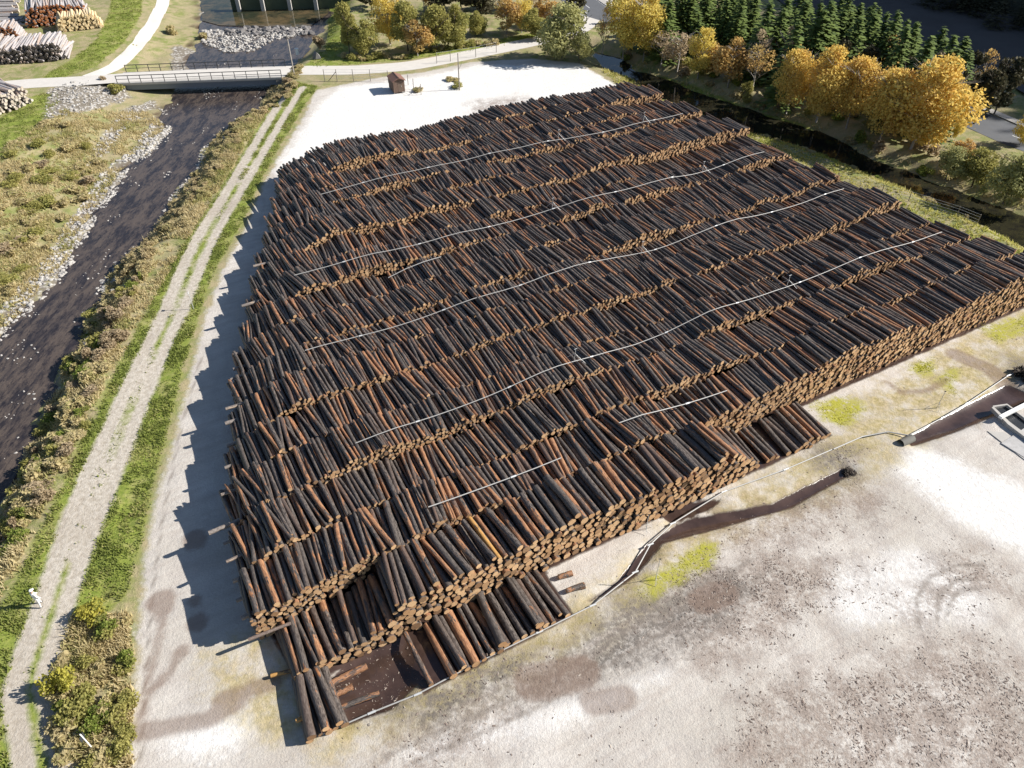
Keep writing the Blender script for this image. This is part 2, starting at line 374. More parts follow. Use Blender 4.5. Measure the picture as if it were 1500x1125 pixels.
M_WHITE = plain('white_paint', (0.80, 0.80, 0.78), 0.5, 0, 0.06, 3)
M_STONE = plain('limestone', (0.38, 0.36, 0.335), 0.9, 0, 0.5, .7)
M_STONE_DK = plain('dark_boulder', (0.16, 0.15, 0.145), 0.8, 0, 0.3, 2)
M_ASPHALT = plain('asphalt', (0.105, 0.11, 0.12), 0.85, 0, 0.15, 0.8)
M_GRAVELROAD = plain('gravel_road', (0.56, 0.53, 0.49), 0.9, 0, 0.14, 0.9)
M_MARK = plain('road_paint', (0.75, 0.75, 0.72), 0.6, 0, 0.08, 2)
M_BLACK = plain('deep_dark', (0.016, 0.018, 0.022), 0.4, 0, 0.2, 2)
M_CHIP = plain('bark_crumbs', (0.12, 0.085, 0.068), 0.9, 0, 0.5, 3)

# ------------------------------------------------------------------ the lie of the land (outlines taken in photo pixels, carried to the ground)
RL = ats([(290,-40),(298,20),(292,60),(272,100),(262,120),(236,176),(248,184),(230,208),(210,230),(180,250),(157,291),(123,336),(108,377),(71,414),(41,452),(0,493),(-60,560),(-140,690),(-260,900)], -2.1)
RR = ats([(505,-40),(482,30),(462,60),(432,92),(398,118),(378,164),(346,178),(326,190),(304,212),(292,240),(276,264),(258,284),(220,336),(205,360),(160,392),(148,430),(112,489),(112,510),(90,534),(75,571),(52,624),(41,653),(22,683),(-10,740),(-80,860),(-160,1060)], -2.1)
RIVER = np.concatenate([RL, RR[::-1]])
CN = ats([(862,74),(880,100),(925,117),(960,142),(1004,164),(1050,180),(1104,198),(1183,220),(1262,252),(1320,277),(1392,310),(1430,330),(1520,375)], -1.4)
CF = ats([(905,84),(935,104),(965,113),(1000,126),(1040,140),(1072,150),(1111,166),(1176,183),(1225,205),(1262,225),(1320,247),(1392,275),(1482,308),(1560,345)], -1.4)
CANAL = np.concatenate([CN, CF[::-1]])
YARD = ats([(462,132),(560,113),(620,106),(690,91),(780,86),(850,93),(912,130),(1060,196),(1190,268),(1370,352),(1500,398),(1800,520),(1900,1400),(150,1500),(190,1125),(198,1000),(205,900),(215,800),(232,720),(257,640),(282,540),(302,460),(325,400),(362,330),(388,265),(412,225),(446,170)])
GRASSES = [ats(p) for p in (
    [(418,117),(378,185),(328,270),(288,330),(243,400),(208,470),(163,560),(123,640),(83,730),(43,810),(13,870),(-40,960),(-60,1140),(100,1140),(72,1010),(92,905),(150,905),(185,870),(208,790),(222,715),(243,640),(268,540),(292,460),(312,400),(352,330),(382,265),(404,222),(440,165),(466,126)],
    [(164,-10),(208,-10),(206,20),(182,60),(142,97),(95,113),(60,117),(72,106),(110,85),(143,55),(160,20)],
    [(-80,170),(0,172),(48,140),(84,134),(86,150),(60,190),(0,236),(-80,270)],
    [(440,101),(470,76),(500,84),(600,79),(700,62),(800,45),(802,54),(700,74),(600,87),(500,96)],
    [(474,-20),(512,-20),(512,75),(476,84),(480,40)],
    [(920,134),(1060,190),(1200,258),(1400,338),(1500,368),(1500,390),(1370,350),(1200,270),(1080,205)],
    [(960,95),(1020,116),(1110,150),(1180,170),(1240,200),(1260,215),(1180,182),(1100,165),(1000,125)],
)]
RUTS = [ats(p) for p in (
    [(424,126),(380,200),(326,290),(296,336),(270,385),(243,453),(220,500),(190,560),(164,620),(130,690),(95,780),(67,870),(34,960),(20,1015),(25,1060),(34,1125),(40,1180)],
    [(443,128),(405,190),(347,290),(320,336),(296,385),(270,450),(246,500),(222,560),(198,620),(160,720),(130,790),(103,870),(78,950),(62,1000),(74,1050),(92,1125),(98,1180)])]
ROCKS = [ats(p, -1.0) for p in (
    [(180,155),(225,138),(242,170),(228,196),(200,222),(170,246),(148,280),(122,310),(100,360),(72,395),(38,440),(-20,490),(-20,505),(42,458),(74,418),(112,380),(128,338),(160,294),(184,254),(214,232),(234,210),(252,184),(240,150),(215,150),(150,220),(120,240)],
    [(250,62),(262,58),(300,72),(296,88),(270,96),(248,96)],
    [(292,-10),(312,-10),(314,8),(330,12),(306,30),(290,22)],
    [(300,46),(345,38),(440,38),(450,48),(400,52),(380,62),(352,70),(320,74),(296,62)],
    [(300,210),(330,186),(352,176),(330,200),(300,232),(286,250),(280,240)],
    [(140,432),(165,392),(172,400),(150,445),(120,520),(110,505)],
    [(75,140),(125,125),(180,122),(190,140),(150,160),(110,175),(70,185)],
)]
WHITES = [ats(p) for p in (
    [(400,250),(425,215),(470,150),(500,128),(620,112),(700,95),(850,95),(925,132),(860,160),(780,150),(640,190),(490,215),(430,270)],
    [(1335,648),(1500,715),(1640,790),(1640,900),(1500,815),(1400,760),(1310,690)],
    [(560,1040),(760,990),(980,930),(1060,1010),(900,1100),(640,1180),(480,1180)],
    [(1180,800),(1330,760),(1500,860),(1500,960),(1250,960),(1140,900)],
    [(165,1030),(420,990),(430,1090),(330,1180),(190,1160)],
)]
BARKS = [ats(p) for p in (
    [(990,830),(1120,800),(1290,830),(1200,900),(1120,950),(1040,980),(1000,940)],
    [(1090,1010),(1300,950),(1440,930),(1520,985),(1620,1180),(1060,1180)],
    [(560,1080),(720,1020),(780,1040),(700,1110),(600,1180),(520,1150)],
    [(1040,760),(1250,700),(1320,740),(1200,790),(1080,820)],
    [(1340,830),(1420,800),(1500,850),(1500,880),(1400,870)],
    [(690,150),(760,140),(800,158),(700,182)],
    [(1280,880),(1400,830),(1440,900),(1330,930)],
)]
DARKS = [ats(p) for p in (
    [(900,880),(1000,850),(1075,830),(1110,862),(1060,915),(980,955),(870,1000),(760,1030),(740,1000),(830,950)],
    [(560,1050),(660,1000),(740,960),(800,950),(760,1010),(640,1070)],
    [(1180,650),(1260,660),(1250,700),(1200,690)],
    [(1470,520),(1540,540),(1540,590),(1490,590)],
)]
OLIVES = [ats(p) for p in (
    [(480,1050),(640,980),(850,880),(1000,760),(1200,650),(1260,580),(1500,450),(1700,400),(1700,520),(1500,560),(1340,650),(1240,720),(1040,800),(1020,850),(960,890),(860,950),(600,1080),(480,1110)],
    [(300,965),(380,930),(440,990),(460,1080),(400,1090),(330,1020)],
)]
MOSSES = [ats(p) for p in (
    [(938,868),(948,842),(985,826),(1030,796),(1050,800),(1046,822),(1000,846),(960,872)],
    [(1192,596),(1225,582),(1262,588),(1268,602),(1234,628),(1204,612)],
    [(1330,540),(1362,525),(1370,545),(1345,552)],
    [(1380,545),(1400,540),(1396,575),(1376,560)],
    [(1440,480),(1500,462),(1520,480),(1460,500)],
)]
def uvpoly(pts): return np.array([(u*math.cos(R(28.5))-v*math.sin(R(28.5)), u*math.sin(R(28.5))+v*math.cos(R(28.5))) for u, v in pts])
MUDS = [uvpoly([(5.2,20.7),(15.9,20.8),(15.9,26),(5,26)]), uvpoly([(35.5,24.6),(43.2,24.7),(43.2,30),(35.5,30)]), uvpoly([(-1,24.6),(36,24.7),(36,28.4),(80,28.4),(69,91),(17,91),(3,54),(-2,30)])]+[ats(p) for p in (
    [(858,880),(905,848),(948,792),(1008,757),(1130,736),(1236,682),(1252,690),(1160,742),(1040,776),(972,794),(934,840),(884,874)],
    [(1326,640),(1380,610),(1475,560),(1520,580),(1470,602),(1400,632),(1336,652)],
    [(470,1000),(540,950),(600,930),(612,1000),(570,1040),(500,1062)],
    [(960,748),(1000,735),(1060,728),(1040,745),(985,765)],
)]
STREAK_BLOBS = [(ats(p), w) for p, w in (  # wet streaks, dark round blobs and thin tyre lines on the yard
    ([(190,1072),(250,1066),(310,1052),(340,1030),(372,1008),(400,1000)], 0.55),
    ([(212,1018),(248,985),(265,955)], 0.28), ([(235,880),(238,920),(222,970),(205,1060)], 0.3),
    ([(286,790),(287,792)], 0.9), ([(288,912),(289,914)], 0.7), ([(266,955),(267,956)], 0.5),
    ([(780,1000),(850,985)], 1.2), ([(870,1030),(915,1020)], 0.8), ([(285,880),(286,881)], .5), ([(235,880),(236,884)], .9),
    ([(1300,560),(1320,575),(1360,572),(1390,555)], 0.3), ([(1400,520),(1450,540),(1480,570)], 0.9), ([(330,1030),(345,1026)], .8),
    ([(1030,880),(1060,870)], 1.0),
    ([(1346,922),(1342,880),(1360,846),(1400,829),(1442,826)], 0.10), ([(1372,908),(1375,872),(1396,851),(1432,845)], 0.09), ([(1388,900),(1394,876),(1410,864),(1440,860)], 0.09),
    ([(560,1110),(760,1020),(960,900),(1100,820)], 0.07), ([(600,1120),(790,1035),(990,915),(1130,835)], 0.07), ([(905,905),(1010,865),(1080,838)], 0.09), ([(920,925),(1040,878),(1095,858)], 0.08),
    ([(205,1125),(213,1000),(222,880),(238,760),(262,640),(296,520)], 0.09))]
# shade-casting wooded mountainside south of the road, its foot parallel to the road
HILL_A = np.array([92.0, 78.0]); HILL_DIR = np.array([-0.42, 0.907]); HILL_N = np.array([0.907, 0.42])

def land_z(P):
    inside = poly_sd(P, RIVER, 40)
    dl = line_dist(P, RL); dr = line_dist(P, RR)
    w = np.where(dl < dr, 15.0, 5.2)
    z = np.where(inside > 0, -2.15-0.5*smooth01(inside/2.5), -2.1+2.1*smooth01((-inside-0.2)/w))
    z = np.where(inside > -39.5, z, 0)
    ci = poly_sd(P, CANAL, 12)
    zc = np.where(ci > 0, -1.42-0.8*smooth01(ci/2), -1.4+1.4*smooth01(-ci/3.6))
    z = np.where(ci > -11.5, np.minimum(z, zc), z)
    yd = poly_sd(P, YARD, 6)
    rough = (vnoise(P[:,0], P[:,1], 3.1, 1)-.5)*0.35+(vnoise(P[:,0], P[:,1], 1.2, 2)-.5)*0.18
    rough += (vnoise(P[:,0], P[:,1], 0.8, 3)-.5)*0.07
    k = smooth01(-yd/3)
    road = np.minimum(line_dist(P, GR), line_dist(P, HW))
    k = k*smooth01((road-5)/3); k = k*smooth01((np.minimum(line_dist(P, RUTS[0]), line_dist(P, RUTS[1]))-0.9)/1.2)
    z = z+rough*k+np.where(k < .3, (vnoise(P[:,0], P[:,1], 1.6, 5)-.5)*0.06*smooth01((road-2)/3), 0)
    muds = np.max([poly_sd(P, m, 3) for m in MUDS[3:]], axis=0)
    return z-0.45*smooth01((muds+0.6)/1.3)
GR = ats([(-60,131),(20,124),(60,121),(115,119),(178,114),(300,107),(420,103),(520,103),(600,97),(680,82),(740,70),(800,57),(848,42)])
HW = ats([(1640,250),(1500,207),(1450,184),(1390,158),(1300,124),(1150,84),(1000,50),(930,34),(872,18),(840,-5),(810,-40)])
NB = ats([(868,18),(880,4),(886,-14),(888,-40)])

def zone_attrs(P):
    mx = lambda L: np.max([poly_sd(P, p, 8) for p in L], axis=0)
    A = {'z_yard': poly_sd(P, YARD, 8), 'z_grass': mx(GRASSES), 'z_rock': np.maximum(mx(ROCKS), np.where(poly_sd(P, RIVER, 8) < 0, np.maximum(1.1-np.abs(line_dist(P, RL[5:])-1.1), 0.45-line_dist(P, RR[4:])), -8)), 'z_white': np.maximum(mx(WHITES[:2]), mx(WHITES[2:])-2.2), 'z_bark': mx(BARKS),
         'z_dark': mx(DARKS), 'z_olive': mx(OLIVES), 'z_moss': mx(MOSSES), 'z_mud': mx(MUDS)}
    A['z_track'] = np.clip(np.maximum(0.66-line_dist(P, RUTS[0]), 0.58-line_dist(P, RUTS[1])), -8, 8)
    A['z_tyre'] = np.clip(0.22-np.min([line_dist(P, l) for l, w in STREAK_BLOBS if w < .11], axis=0), -8, 8)
    A['z_streak_blob'] = np.clip(np.max([w-line_dist(P, l) for l, w in STREAK_BLOBS if w > .11], axis=0), -8, 8)
    md = (RUTS[0][:17]+RUTS[1][:17])/2
    A['z_track'] = np.maximum(A['z_track'], np.where((P[:,1] > 30) & (P[:,1] < 92), np.minimum(1.02-line_dist(P, md), (vnoise(P[:,0], P[:,1]*.4, 2.0, 15)-.42)*1.6), -8))
    return A
def axis(parts):
    out = []
    for a, b, s in parts: out += list(np.arange(a, b, s))
    return np.array(out)
def grid_mesh(name, xs, ys, mat, zfun=land_z):
    X, Y = np.meshgrid(xs, ys); P = np.stack([X.ravel(), Y.ravel()], 1)
    Z = zfun(P); nx = len(xs); ny = len(ys)
    i = (np.arange(ny-1)[:,None]*nx+np.arange(nx-1)[None]).ravel()
    F = np.stack([i, i+1, i+nx+1, i+nx], 1)
    return np_mesh(name, np.column_stack([P, Z]), [F], [mat], smooth=True, attrs=zone_attrs(P))
gx = axis([(-3000,-400,650),(-400,-140,40),(-140,-75,1.3),(-75,62,0.42),(62,150,1.1),(150,400,50),(400,3001,650)])
gy = axis([(-600,-20,60),(-20,10,3),(10,72,0.38),(72,135,0.6),(135,215,1.2),(215,400,25),(400,3001,400)])
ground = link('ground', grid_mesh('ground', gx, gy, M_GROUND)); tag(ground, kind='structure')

def ribbon(name, line, half, mat, dz, kind='structure', follow=True, step=1.5, cross=4, ofs=0.0, zc=None):
    """a strip that follows a ground line"""
    pts = [line[0]]
    for a, b in zip(line[:-1], line[1:]):
        n = max(1, int(np.hypot(*(b-a))/step)); pts += [a+(b-a)*k/n for k in range(1, n+1)]
    pts = np.array(pts)
    for _ in range(3): pts[1:-1] = (pts[:-2]+2*pts[1:-1]+pts[2:])/4
    d = np.gradient(pts, axis=0); d /= np.linalg.norm(d, axis=1)[:,None]; nrm = np.stack([-d[:,1], d[:,0]], 1)
    V = []
    for k in range(cross+1):
        V.append(pts+nrm*(ofs+half*(2*k/cross-1)))
    P = np.stack(V, 1).reshape(-1, 2); z = (land_z(P) if zc is None else np.full(len(P), zc))+dz
    n = len(pts); i = (np.arange(n-1)[:,None]*(cross+1)+np.arange(cross)[None]).ravel()
    F = np.stack([i, i+1, i+cross+2, i+cross+1], 1)
    me = np_mesh(name, np.column_stack([P, z]), [F], [mat], smooth=True, attrs=zone_attrs(P) if mat is M_GROUND else None)
    o = link(name, me); tag(o, kind=kind); return o, pts, nrm
# the two wheel ruts and the grass between them: one farm track
mid = (RUTS[0][:16]+RUTS[1][np.linspace(0, len(RUTS[1])-2, 16).round().astype(int)])/2
ribbon('dirt_track', np.array([(a+b)/2 for a, b in zip(RUTS[0], RUTS[1])]), 1.5, M_GROUND, 0.012, step=0.6, cross=8)
_, grp, _ = ribbon('gravel_road', GR, 2.2, M_GRAVELROAD, 0.02, zc=0.0)
ribbon('gravel_road', ats([(128,113),(165,98),(200,62),(222,30),(236,0),(240,-30)]), 1.2, M_GRAVELROAD, 0.055)
_, hwp, hwn = ribbon('road', HW, 3.6, M_ASPHALT, 0.03, zc=0.0)
ribbon('road', np.concatenate([GR[-2:], NB]), 2.6, M_GRAVELROAD, 0.024, zc=0.0)
# kerbed walkway on the far side of the road
kb = MB()
for a, b, n in zip(hwp[:-1], hwp[1:], hwn[:-1]):
    c = (a+b)/2+n*(-4.6 if np.dot(n, HILL_N) < 0 else 4.6); d = b-a
    kb.box((c[0], c[1], 0.06), (np.hypot(*d)+.02, 1.5, 0.16), math.atan2(d[1], d[0]))
tag(kb.build('pavement', M_CONC), kind='structure')
for k in range(6, len(hwp)-6, 8):
    a, b = hwp[k], hwp[min(k+3, len(hwp)-1)]; d = b-a; c = (a+b)/2
    m = MB(); m.box((c[0], c[1], 0.036), (np.hypot(*d), 0.14, 0.004), math.atan2(d[1], d[0]))
    tag(m.build('road_marking', M_MARK), kind='structure')

def poly_sheet(name, poly, z, mat):
    bm = bmesh.new(); vsx = [bm.verts.new((p[0], p[1], z)) for p in poly]; bm.faces.new(vsx)
    bmesh.ops.triangulate(bm, faces=bm.faces); bmesh.ops.recalc_face_normals(bm, faces=bm.faces)
    if sum(f.normal.z for f in bm.faces) < 0: bmesh.ops.reverse_faces(bm, faces=bm.faces)
    me = bpy.data.meshes.new(name); bm.to_mesh(me); bm.free(); me.materials.append(mat)
    return tag(link(name, me), kind='structure')
def grow(poly, d):
    c = poly.mean(0); return poly
def widen(L, Rr, d):
    # push both bank lines apart by d so that the sheet tucks under the banks
    m = (L.mean(0)+Rr.mean(0))/2
    out = []
    for line, other in ((L, Rr), (Rr, L)):
        o = []
        for p in line:
            q = other[np.argmin(np.hypot(*(other-p).T))]; v = p-q; o.append(p+v/np.hypot(*v)*d)
        out.append(np.array(o))
    return np.concatenate([out[0], out[1][::-1]])
poly_sheet('river_water', widen(RL, RR, 0.5), -2.12, M_RIVER)
poly_sheet('river_pool', ats([(292,-30),(296,30),(322,37),(400,39),(452,40),(480,20),(500,-30)], -2.0), -2.02, M_POOL)
poly_sheet('canal_water', widen(CN, CF, 0.4), -1.42, M_CANAL)

# mountainside, and the field at its foot with shade put into its colour
def hill_z(P):
    d = (P-HILL_A)@HILL_N
    return np.clip((d-45)*1.15, -0.35, 79)+(vnoise(P[:,0], P[:,1], 22, 9)-.5)*6*smooth01((d-50)/25)
hs = []
HA = np.arange(-220, 420, 8.0); HB = np.arange(40, 330, 6.0)
S, Tt = np.meshgrid(HA, HB); PH = HILL_A+S.ravel()[:,None]*HILL_DIR+Tt.ravel()[:,None]*HILL_N
i = (np.arange(len(HB)-1)[:,None]*len(HA)+np.arange(len(HA)-1)[None]).ravel()
FH = np.stack([i, i+1, i+len(HA)+1, i+len(HA)], 1)
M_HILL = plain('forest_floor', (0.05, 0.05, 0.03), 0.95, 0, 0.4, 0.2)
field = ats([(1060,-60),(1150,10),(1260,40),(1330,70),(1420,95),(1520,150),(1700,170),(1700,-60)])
M_FIELD = plain('shade_toned_field', (0.085, 0.075, 0.07), 0.95, 0, 0.35, 0.15)  # dark tone stands for the shade lying on the field
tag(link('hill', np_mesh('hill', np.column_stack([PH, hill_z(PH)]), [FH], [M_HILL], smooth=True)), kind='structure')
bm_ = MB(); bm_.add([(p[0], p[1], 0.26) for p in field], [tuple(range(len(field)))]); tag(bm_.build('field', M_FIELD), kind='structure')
print('land', round(time.time()-T0, 1))

# ------------------------------------------------------------------ the log pile
ANG = R(28.5); CA, SA = math.cos(ANG), math.sin(ANG); ROWP, V0 = 3.85, 24.8
def uv(u, v): return (u*CA-v*SA, u*SA+v*CA)
UL_V = np.array([20, 21, 29, 37, 42, 54, 65, 83, 95]); UL_U = np.array([-2.0, -2.0, -2.7, -2.2, -1.0, 2.4, 6.3, 13.6, 18.0])
UR_V = np.array([20, 31, 39, 54, 70, 90, 95]); UR_U = np.array([78, 78, 73.3, 71.3, 71.3, 68.6, 68])
OFFS = [0.0, -0.1, -0.05, 0.45, 0.05, 0.55, 0.1, 0.4, 0.15, 0.3, -0.15, 0.85, 0.3, 0.5, 0.2, 0.55, 0.45]
def smooth_tab(n, seed): return np.random.default_rng(seed).random(n)
def n1d(u, sc, seed):
    t = smooth_tab(400, seed); x = np.asarray(u)/sc+50; i = np.floor(x).astype(int); f = x-i; f = f*f*(3-2*f)
    return t[i % 400]*(1-f)+t[(i+1) % 400]*f
def row_h(k, u):
    """height of row k at place u"""
    u = np.asarray(u, float)
    if k < -1: return np.zeros_like(u)
    if k == -1:
        h = np.where((u > -1.7) & (u < 0.6), 1.0, 0.0)
        h = np.where((u > 5.3) & (u < 15.8), 1.15+0.7*(n1d(u, 1.1, 77)-.5)-np.where((u > 9.0) & (u < 12.0), 0.45, 0)-np.where((u > 5.8) & (u < 7.0), .55, 0), h); return h
    v = V0+ROWP*(k+.5); ul = np.interp(v, UL_V, UL_U); ur = np.interp(v, UR_V, UR_U)
    h = 4.05+OFFS[k]+(n1d(u, 8.5, 100+k)-.5)*0.9+(n1d(u, 2.4, 200+k)-.5)*0.5
    tw = 2.6+4.2*max(0, (v-25))/65
    h = np.minimum(h, 2.5+(u-ul)*(1.9/tw))
    h = np.where((u < ul) | (u > ur), 0, h)
    if k == 0:
        h = np.minimum(h, np.interp(u, [-1.6, -1.5, 0.5, 3, 4.9, 6.3, 40], [0, 1.25, 1.45, 1.8, 2.6, 4.4, 4.5]))
        h = np.where(u > 31, np.minimum(h, 4.3-(u-31)*0.72), h)
        h = np.where(u > 36.4, np.where(u < 43, 0.95+0.35*(n1d(u, 1.3, 55)-.5)-np.where((u > 37) & (u < 39), .3, 0), 0), h)
    if k == 1: h = np.where(u < 6, np.minimum(h, 2.9+(u+2.6)*0.16), h)
    return h
LOGS = []   # cx, cy, cz, yaw, pitch, r, L, rnd, exposure(2 top,1 face,0 under), big
for k in range(-1, 17):
    v = V0+ROWP*(k+.5); d0 = {-1: 0.50, 0: 0.50, 1: 0.37, 2: 0.34}.get(k, 0.305)
    rs = np.random.default_rng(500+k)
    if k == -1: us, ue = -1.7, 15.8
    elif k == 0: us, ue = -1.5, 43.0
    else: us, ue = np.interp(v, UL_V, UL_U), np.interp(v, UR_V, UR_U)
    dz = d0*0.84
    for j in range(int(5.6/dz)+1):
        zc = d0*0.5+j*dz
        u = us+(d0*0.5 if j % 2 else 0)+rs.uniform(-.1, .1)
        while u < ue:
            dia = d0*rs.uniform(0.66, 1.38); u += dia*rs.uniform(0.92, 1.12)*0.5
            h = float(row_h(k, u)); hf = float(row_h(k-1, u)); hb = float(row_h(k+1, u)) if k < 16 else 0
            top = zc+dz*0.5
            if top <= h:
                rest = h-top
                expo = 2 if rest < dz*0.98 else (1 if (zc > hf-0.45) else (0 if rest < dz*2.9 else -1))
                side = (u < us+1.2) or (u > ue-1.2) or abs(float(row_h(k, u-1.2))-h) > 1.0
                if expo == -1 and (side or k == 16 and False): expo = 0
                keep = expo >= 0
                if expo == 2 and rs.random() < (0.22+0.7*max(0, n1d(u, 1.7, 1200+k)-.42) if k > 0 else (0.20 if u < 36 and k == 0 else 0.42)): keep = False
                if keep:
                    mess = max(0, n1d(u, 3.5, 1300+k)-.66)*2.4 if k > 0 else 0
                    fan = (n1d(u, 5.0, 900+k)-.5)*R(14)+(n1d(u, 1.6, 940+k)-.5)*R(8)+rs.normal(0, R(7))*mess
                    if rest > dz*1.0: fan *= 0.35
                    yaw = ANG+fan+rs.normal(0, R(1.3 if expo != 2 else 2.2))
                    L = 3.72+rs.uniform(-.12, .18) if k > 0 else 3.9+rs.uniform(-.12, .12)
                    cv = v+rs.normal(0, 0.07)+(n1d(u, 4.0, 980+k)-.5)*0.35
                    x, y = uv(u, cv)
                    LOGS.append((x, y, zc+rs.normal(0, .075 if expo == 2 else .02), yaw, rs.normal(0, R(1.1 if expo == 2 else .3)), dia*(0.415 if expo == 2 else 0.46), L, rs.random(), expo, k, u, cv))
            u += dia*rs.uniform(0.98, 1.26)*0.5
LG = np.array(LOGS)
print('logs', len(LG), [(e, int((LG[:,8] == e).sum())) for e in (0, 1, 2)], round(time.time()-T0, 1))

def log_template(n=8, rings=3):
    th = np.arange(n)*2*math.pi/n; V = []; lc = []
    for i in range(rings):
        s = i/(rings-1)-.5
        for t in th: V.append((math.cos(t), s, math.sin(t)))
    V = np.array(V); Q = []
    for i in range(rings-1):
        for k in range(n): Q.append((i*n+k, (i+1)*n+k, (i+1)*n+(k+1) % n, i*n+(k+1) % n))
    caps = [list(range(n)), list(range((rings-1)*n, rings*n))[::-1]]
    return V, np.array(Q), np.array(caps)
def logs_mesh(name, A, mats, n=8, seed=3, endmat=1):
    """many logs merged; A rows as in LOGS"""
    rs = np.random.default_rng(seed); V, Q, C = log_template(n, 3); m = len(A)
    r = A[:,5][:,None]; L = A[:,6][:,None]; tp = rs.uniform(0.84, 1.0, (m,1))*np.where(rs.random((m,1)) < .5, 1, 1)
    s = V[:,1][None]; taper = 1+(s)*(1-tp)*np.where(rs.random((m,1)) < .5, -1, 1)
    wob = 1+rs.normal(0, .06, (m, len(V)))
    bend = (1-4*V[:,1]**2)[None]*rs.normal(0, .035, (m,1)); bend2 = (1-4*V[:,1]**2)[None]*rs.normal(0, .03, (m,1))
    X = V[:,0][None]*r*taper*wob+bend; Y = s*L; Z = V[:,2][None]*r*taper*wob+bend2
    tilt = rs.normal(0, .03, (m,1)); Y = Y+tilt*V[:,0][None]*r
    yaw = A[:,3][:,None]; pit = A[:,4][:,None]
    Y2 = Y*np.cos(pit)-Z*np.sin(pit); Z2 = Y*np.sin(pit)+Z*np.cos(pit)
    WX = X*np.cos(yaw)-Y2*np.sin(yaw)+A[:,0][:,None]; WY = X*np.sin(yaw)+Y2*np.cos(yaw)+A[:,1][:,None]; WZ = Z2+A[:,2][:,None]
    co = np.stack([WX, WY, WZ], 2).reshape(-1, 3); nv = len(V)
    base = (np.arange(m)*nv)[:,None,None]
    Qa = (Q[None]+base).reshape(-1, 4)
    # caps get their own vertices so that the end material can see the radius
    rimi = (C[None]+base).reshape(-1, n); rim = co[rimi]; cen = rim.mean(1)
    capV = np.concatenate([rim.reshape(-1, 3), cen]); nb = len(co); nc = len(rimi)
    ii = nb+np.arange(nc)[:,None]*n+np.arange(n)[None]; cc = nb+nc*n+np.arange(nc)
    tri = np.stack([ii, np.roll(ii, -1, 1), np.repeat(cc[:,None], n, 1)], 2).reshape(-1, 3)
    lc = np.stack([np.broadcast_to(V[:,0][None]*r, X.shape), np.broadcast_to(V[:,2][None]*r, X.shape), np.broadcast_to(Y, X.shape)], 2).reshape(-1, 3)
    lcc = np.concatenate([lc[rimi].reshape(-1, 3), lc[rimi].mean(1)*np.array([0,0,1])])
    rn = np.repeat(A[:,7], nv); rnc = np.concatenate([np.repeat(np.repeat(A[:,7], 2), n), np.repeat(A[:,7], 2)])
    return np_mesh(name, np.concatenate([co, capV]), [Qa, tri], mats, np.concatenate([np.zeros(len(Qa), int), np.full(len(tri), endmat)]),
                   np.concatenate([np.ones(len(Qa), bool), np.zeros(len(tri), bool)]), {'lc': np.concatenate([lc, lcc]), 'rnd': np.concatenate([rn, rnc])})

# the 300 logs that show largest become objects of their own
d2 = LG[:,0]**2+LG[:,1]**2+(CAM_H-LG[:,2])**2
pxs = np.array([pix(a[0], a[1], a[2]) for a in LG])
infr = (pxs[:,0] > 10) & (pxs[:,0] < 1490) & (pxs[:,1] > 5) & (pxs[:,1] < 1110)
size = np.where((LG[:,8] == 2), 2*LG[:,5]*LG[:,6]/d2, 0)
size = np.where((LG[:,9] == -1) & (LG[:,8] >= 1), size+1, size)*infr
N_SOLO = 282
solo = np.argsort(-size)[:N_SOLO]
rest = np.setdiff1d(np.arange(len(LG)), solo)
big = rest[LG[rest,9] <= 0]; small = rest[LG[rest,9] > 0]
# one object: the logs beyond those (two bark thicknesses, one sawn-end look each)
me = logs_mesh('logs', LG[rest], [M_BARK, M_END], 8)
tag(link('logs', me), 'thousands of dark wet logs filling the rows of the great log pile', 'logs', 'logs of the great pile', 'stuff')

def solo_variants(count=10):
    out = []
    V, Q, C = log_template(10, 5); n = 10
    for q in range(count):
        rs = np.random.default_rng(40+q); s = V[:,1]
        tp = rs.uniform(.78, 1.0); sg = rs.choice([-1, 1]); taper = 1+s*(1-tp)*sg
        lump = 1+rs.normal(0, .045, len(V))
        b1 = (1-4*s*s)*rs.normal(0, .17); b2 = (1-4*s*s)*rs.normal(0, .10)
        co = np.stack([V[:,0]*taper*lump+b1, s, V[:,2]*taper*lump+b2], 1)
        lc = np.stack([V[:,0]*.22, V[:,2]*.22, s*3.8], 1)
        body = np_mesh('log_body', co, [Q], [M_BARK_BIG], smooth=True, attrs={'lc': lc, 'rnd': np.full(len(V), rs.random())})
        ends = []
        for c in C:
            rim = co[c]; cen = rim.mean(0)+np.array([0, 0.0, 0]); Vc = np.vstack([rim, cen])
            F = [(i, (i+1) % n, n) for i in range(n)]
            l2 = np.vstack([lc[c], lc[c].mean(0)*np.array([0, 0, 1])])
            ends.append(np_mesh('cut_end', Vc, [np.array(F)], [M_END], attrs={'lc': l2, 'rnd': np.full(n+1, rs.random())}))
        out.append((body, ends))
    return out
VAR = solo_variants()
def place_log(a, label, group=None, name='log', var=None, bark=None):
    body, ends = VAR[var if var is not None else random.randrange(len(VAR))]
    if bark is not None:
        body = body.copy(); body.materials[0] = bark
    o = link(name, body); o.location = (a[0], a[1], a[2]); o.scale = (a[5], a[6], a[5])
    o.rotation_mode = 'XYZ'
    o.rotation_euler = (a[4], random.choice([0, .6, 1.2, 1.9, 2.6, 3.3]) if abs(a[4]) < .2 else 0, a[3]) if False else (a[4], 0, a[3])
    for e in ends: link('cut_end', e, o)
    tag(o, label, 'log', group); return o
SOLO_MATS = (M_BARK_DARK, M_BARK_BIG, M_BARK_PEEL); SOLO_TXT = ('dark', 'patchy', 'orange peeled')
BODY = {}
def body_of(v, m):
    if (v, m.name) not in BODY:
        b = VAR[v][0].copy(); b.materials[0] = m; BODY[v, m.name] = b
    return BODY[v, m.name]
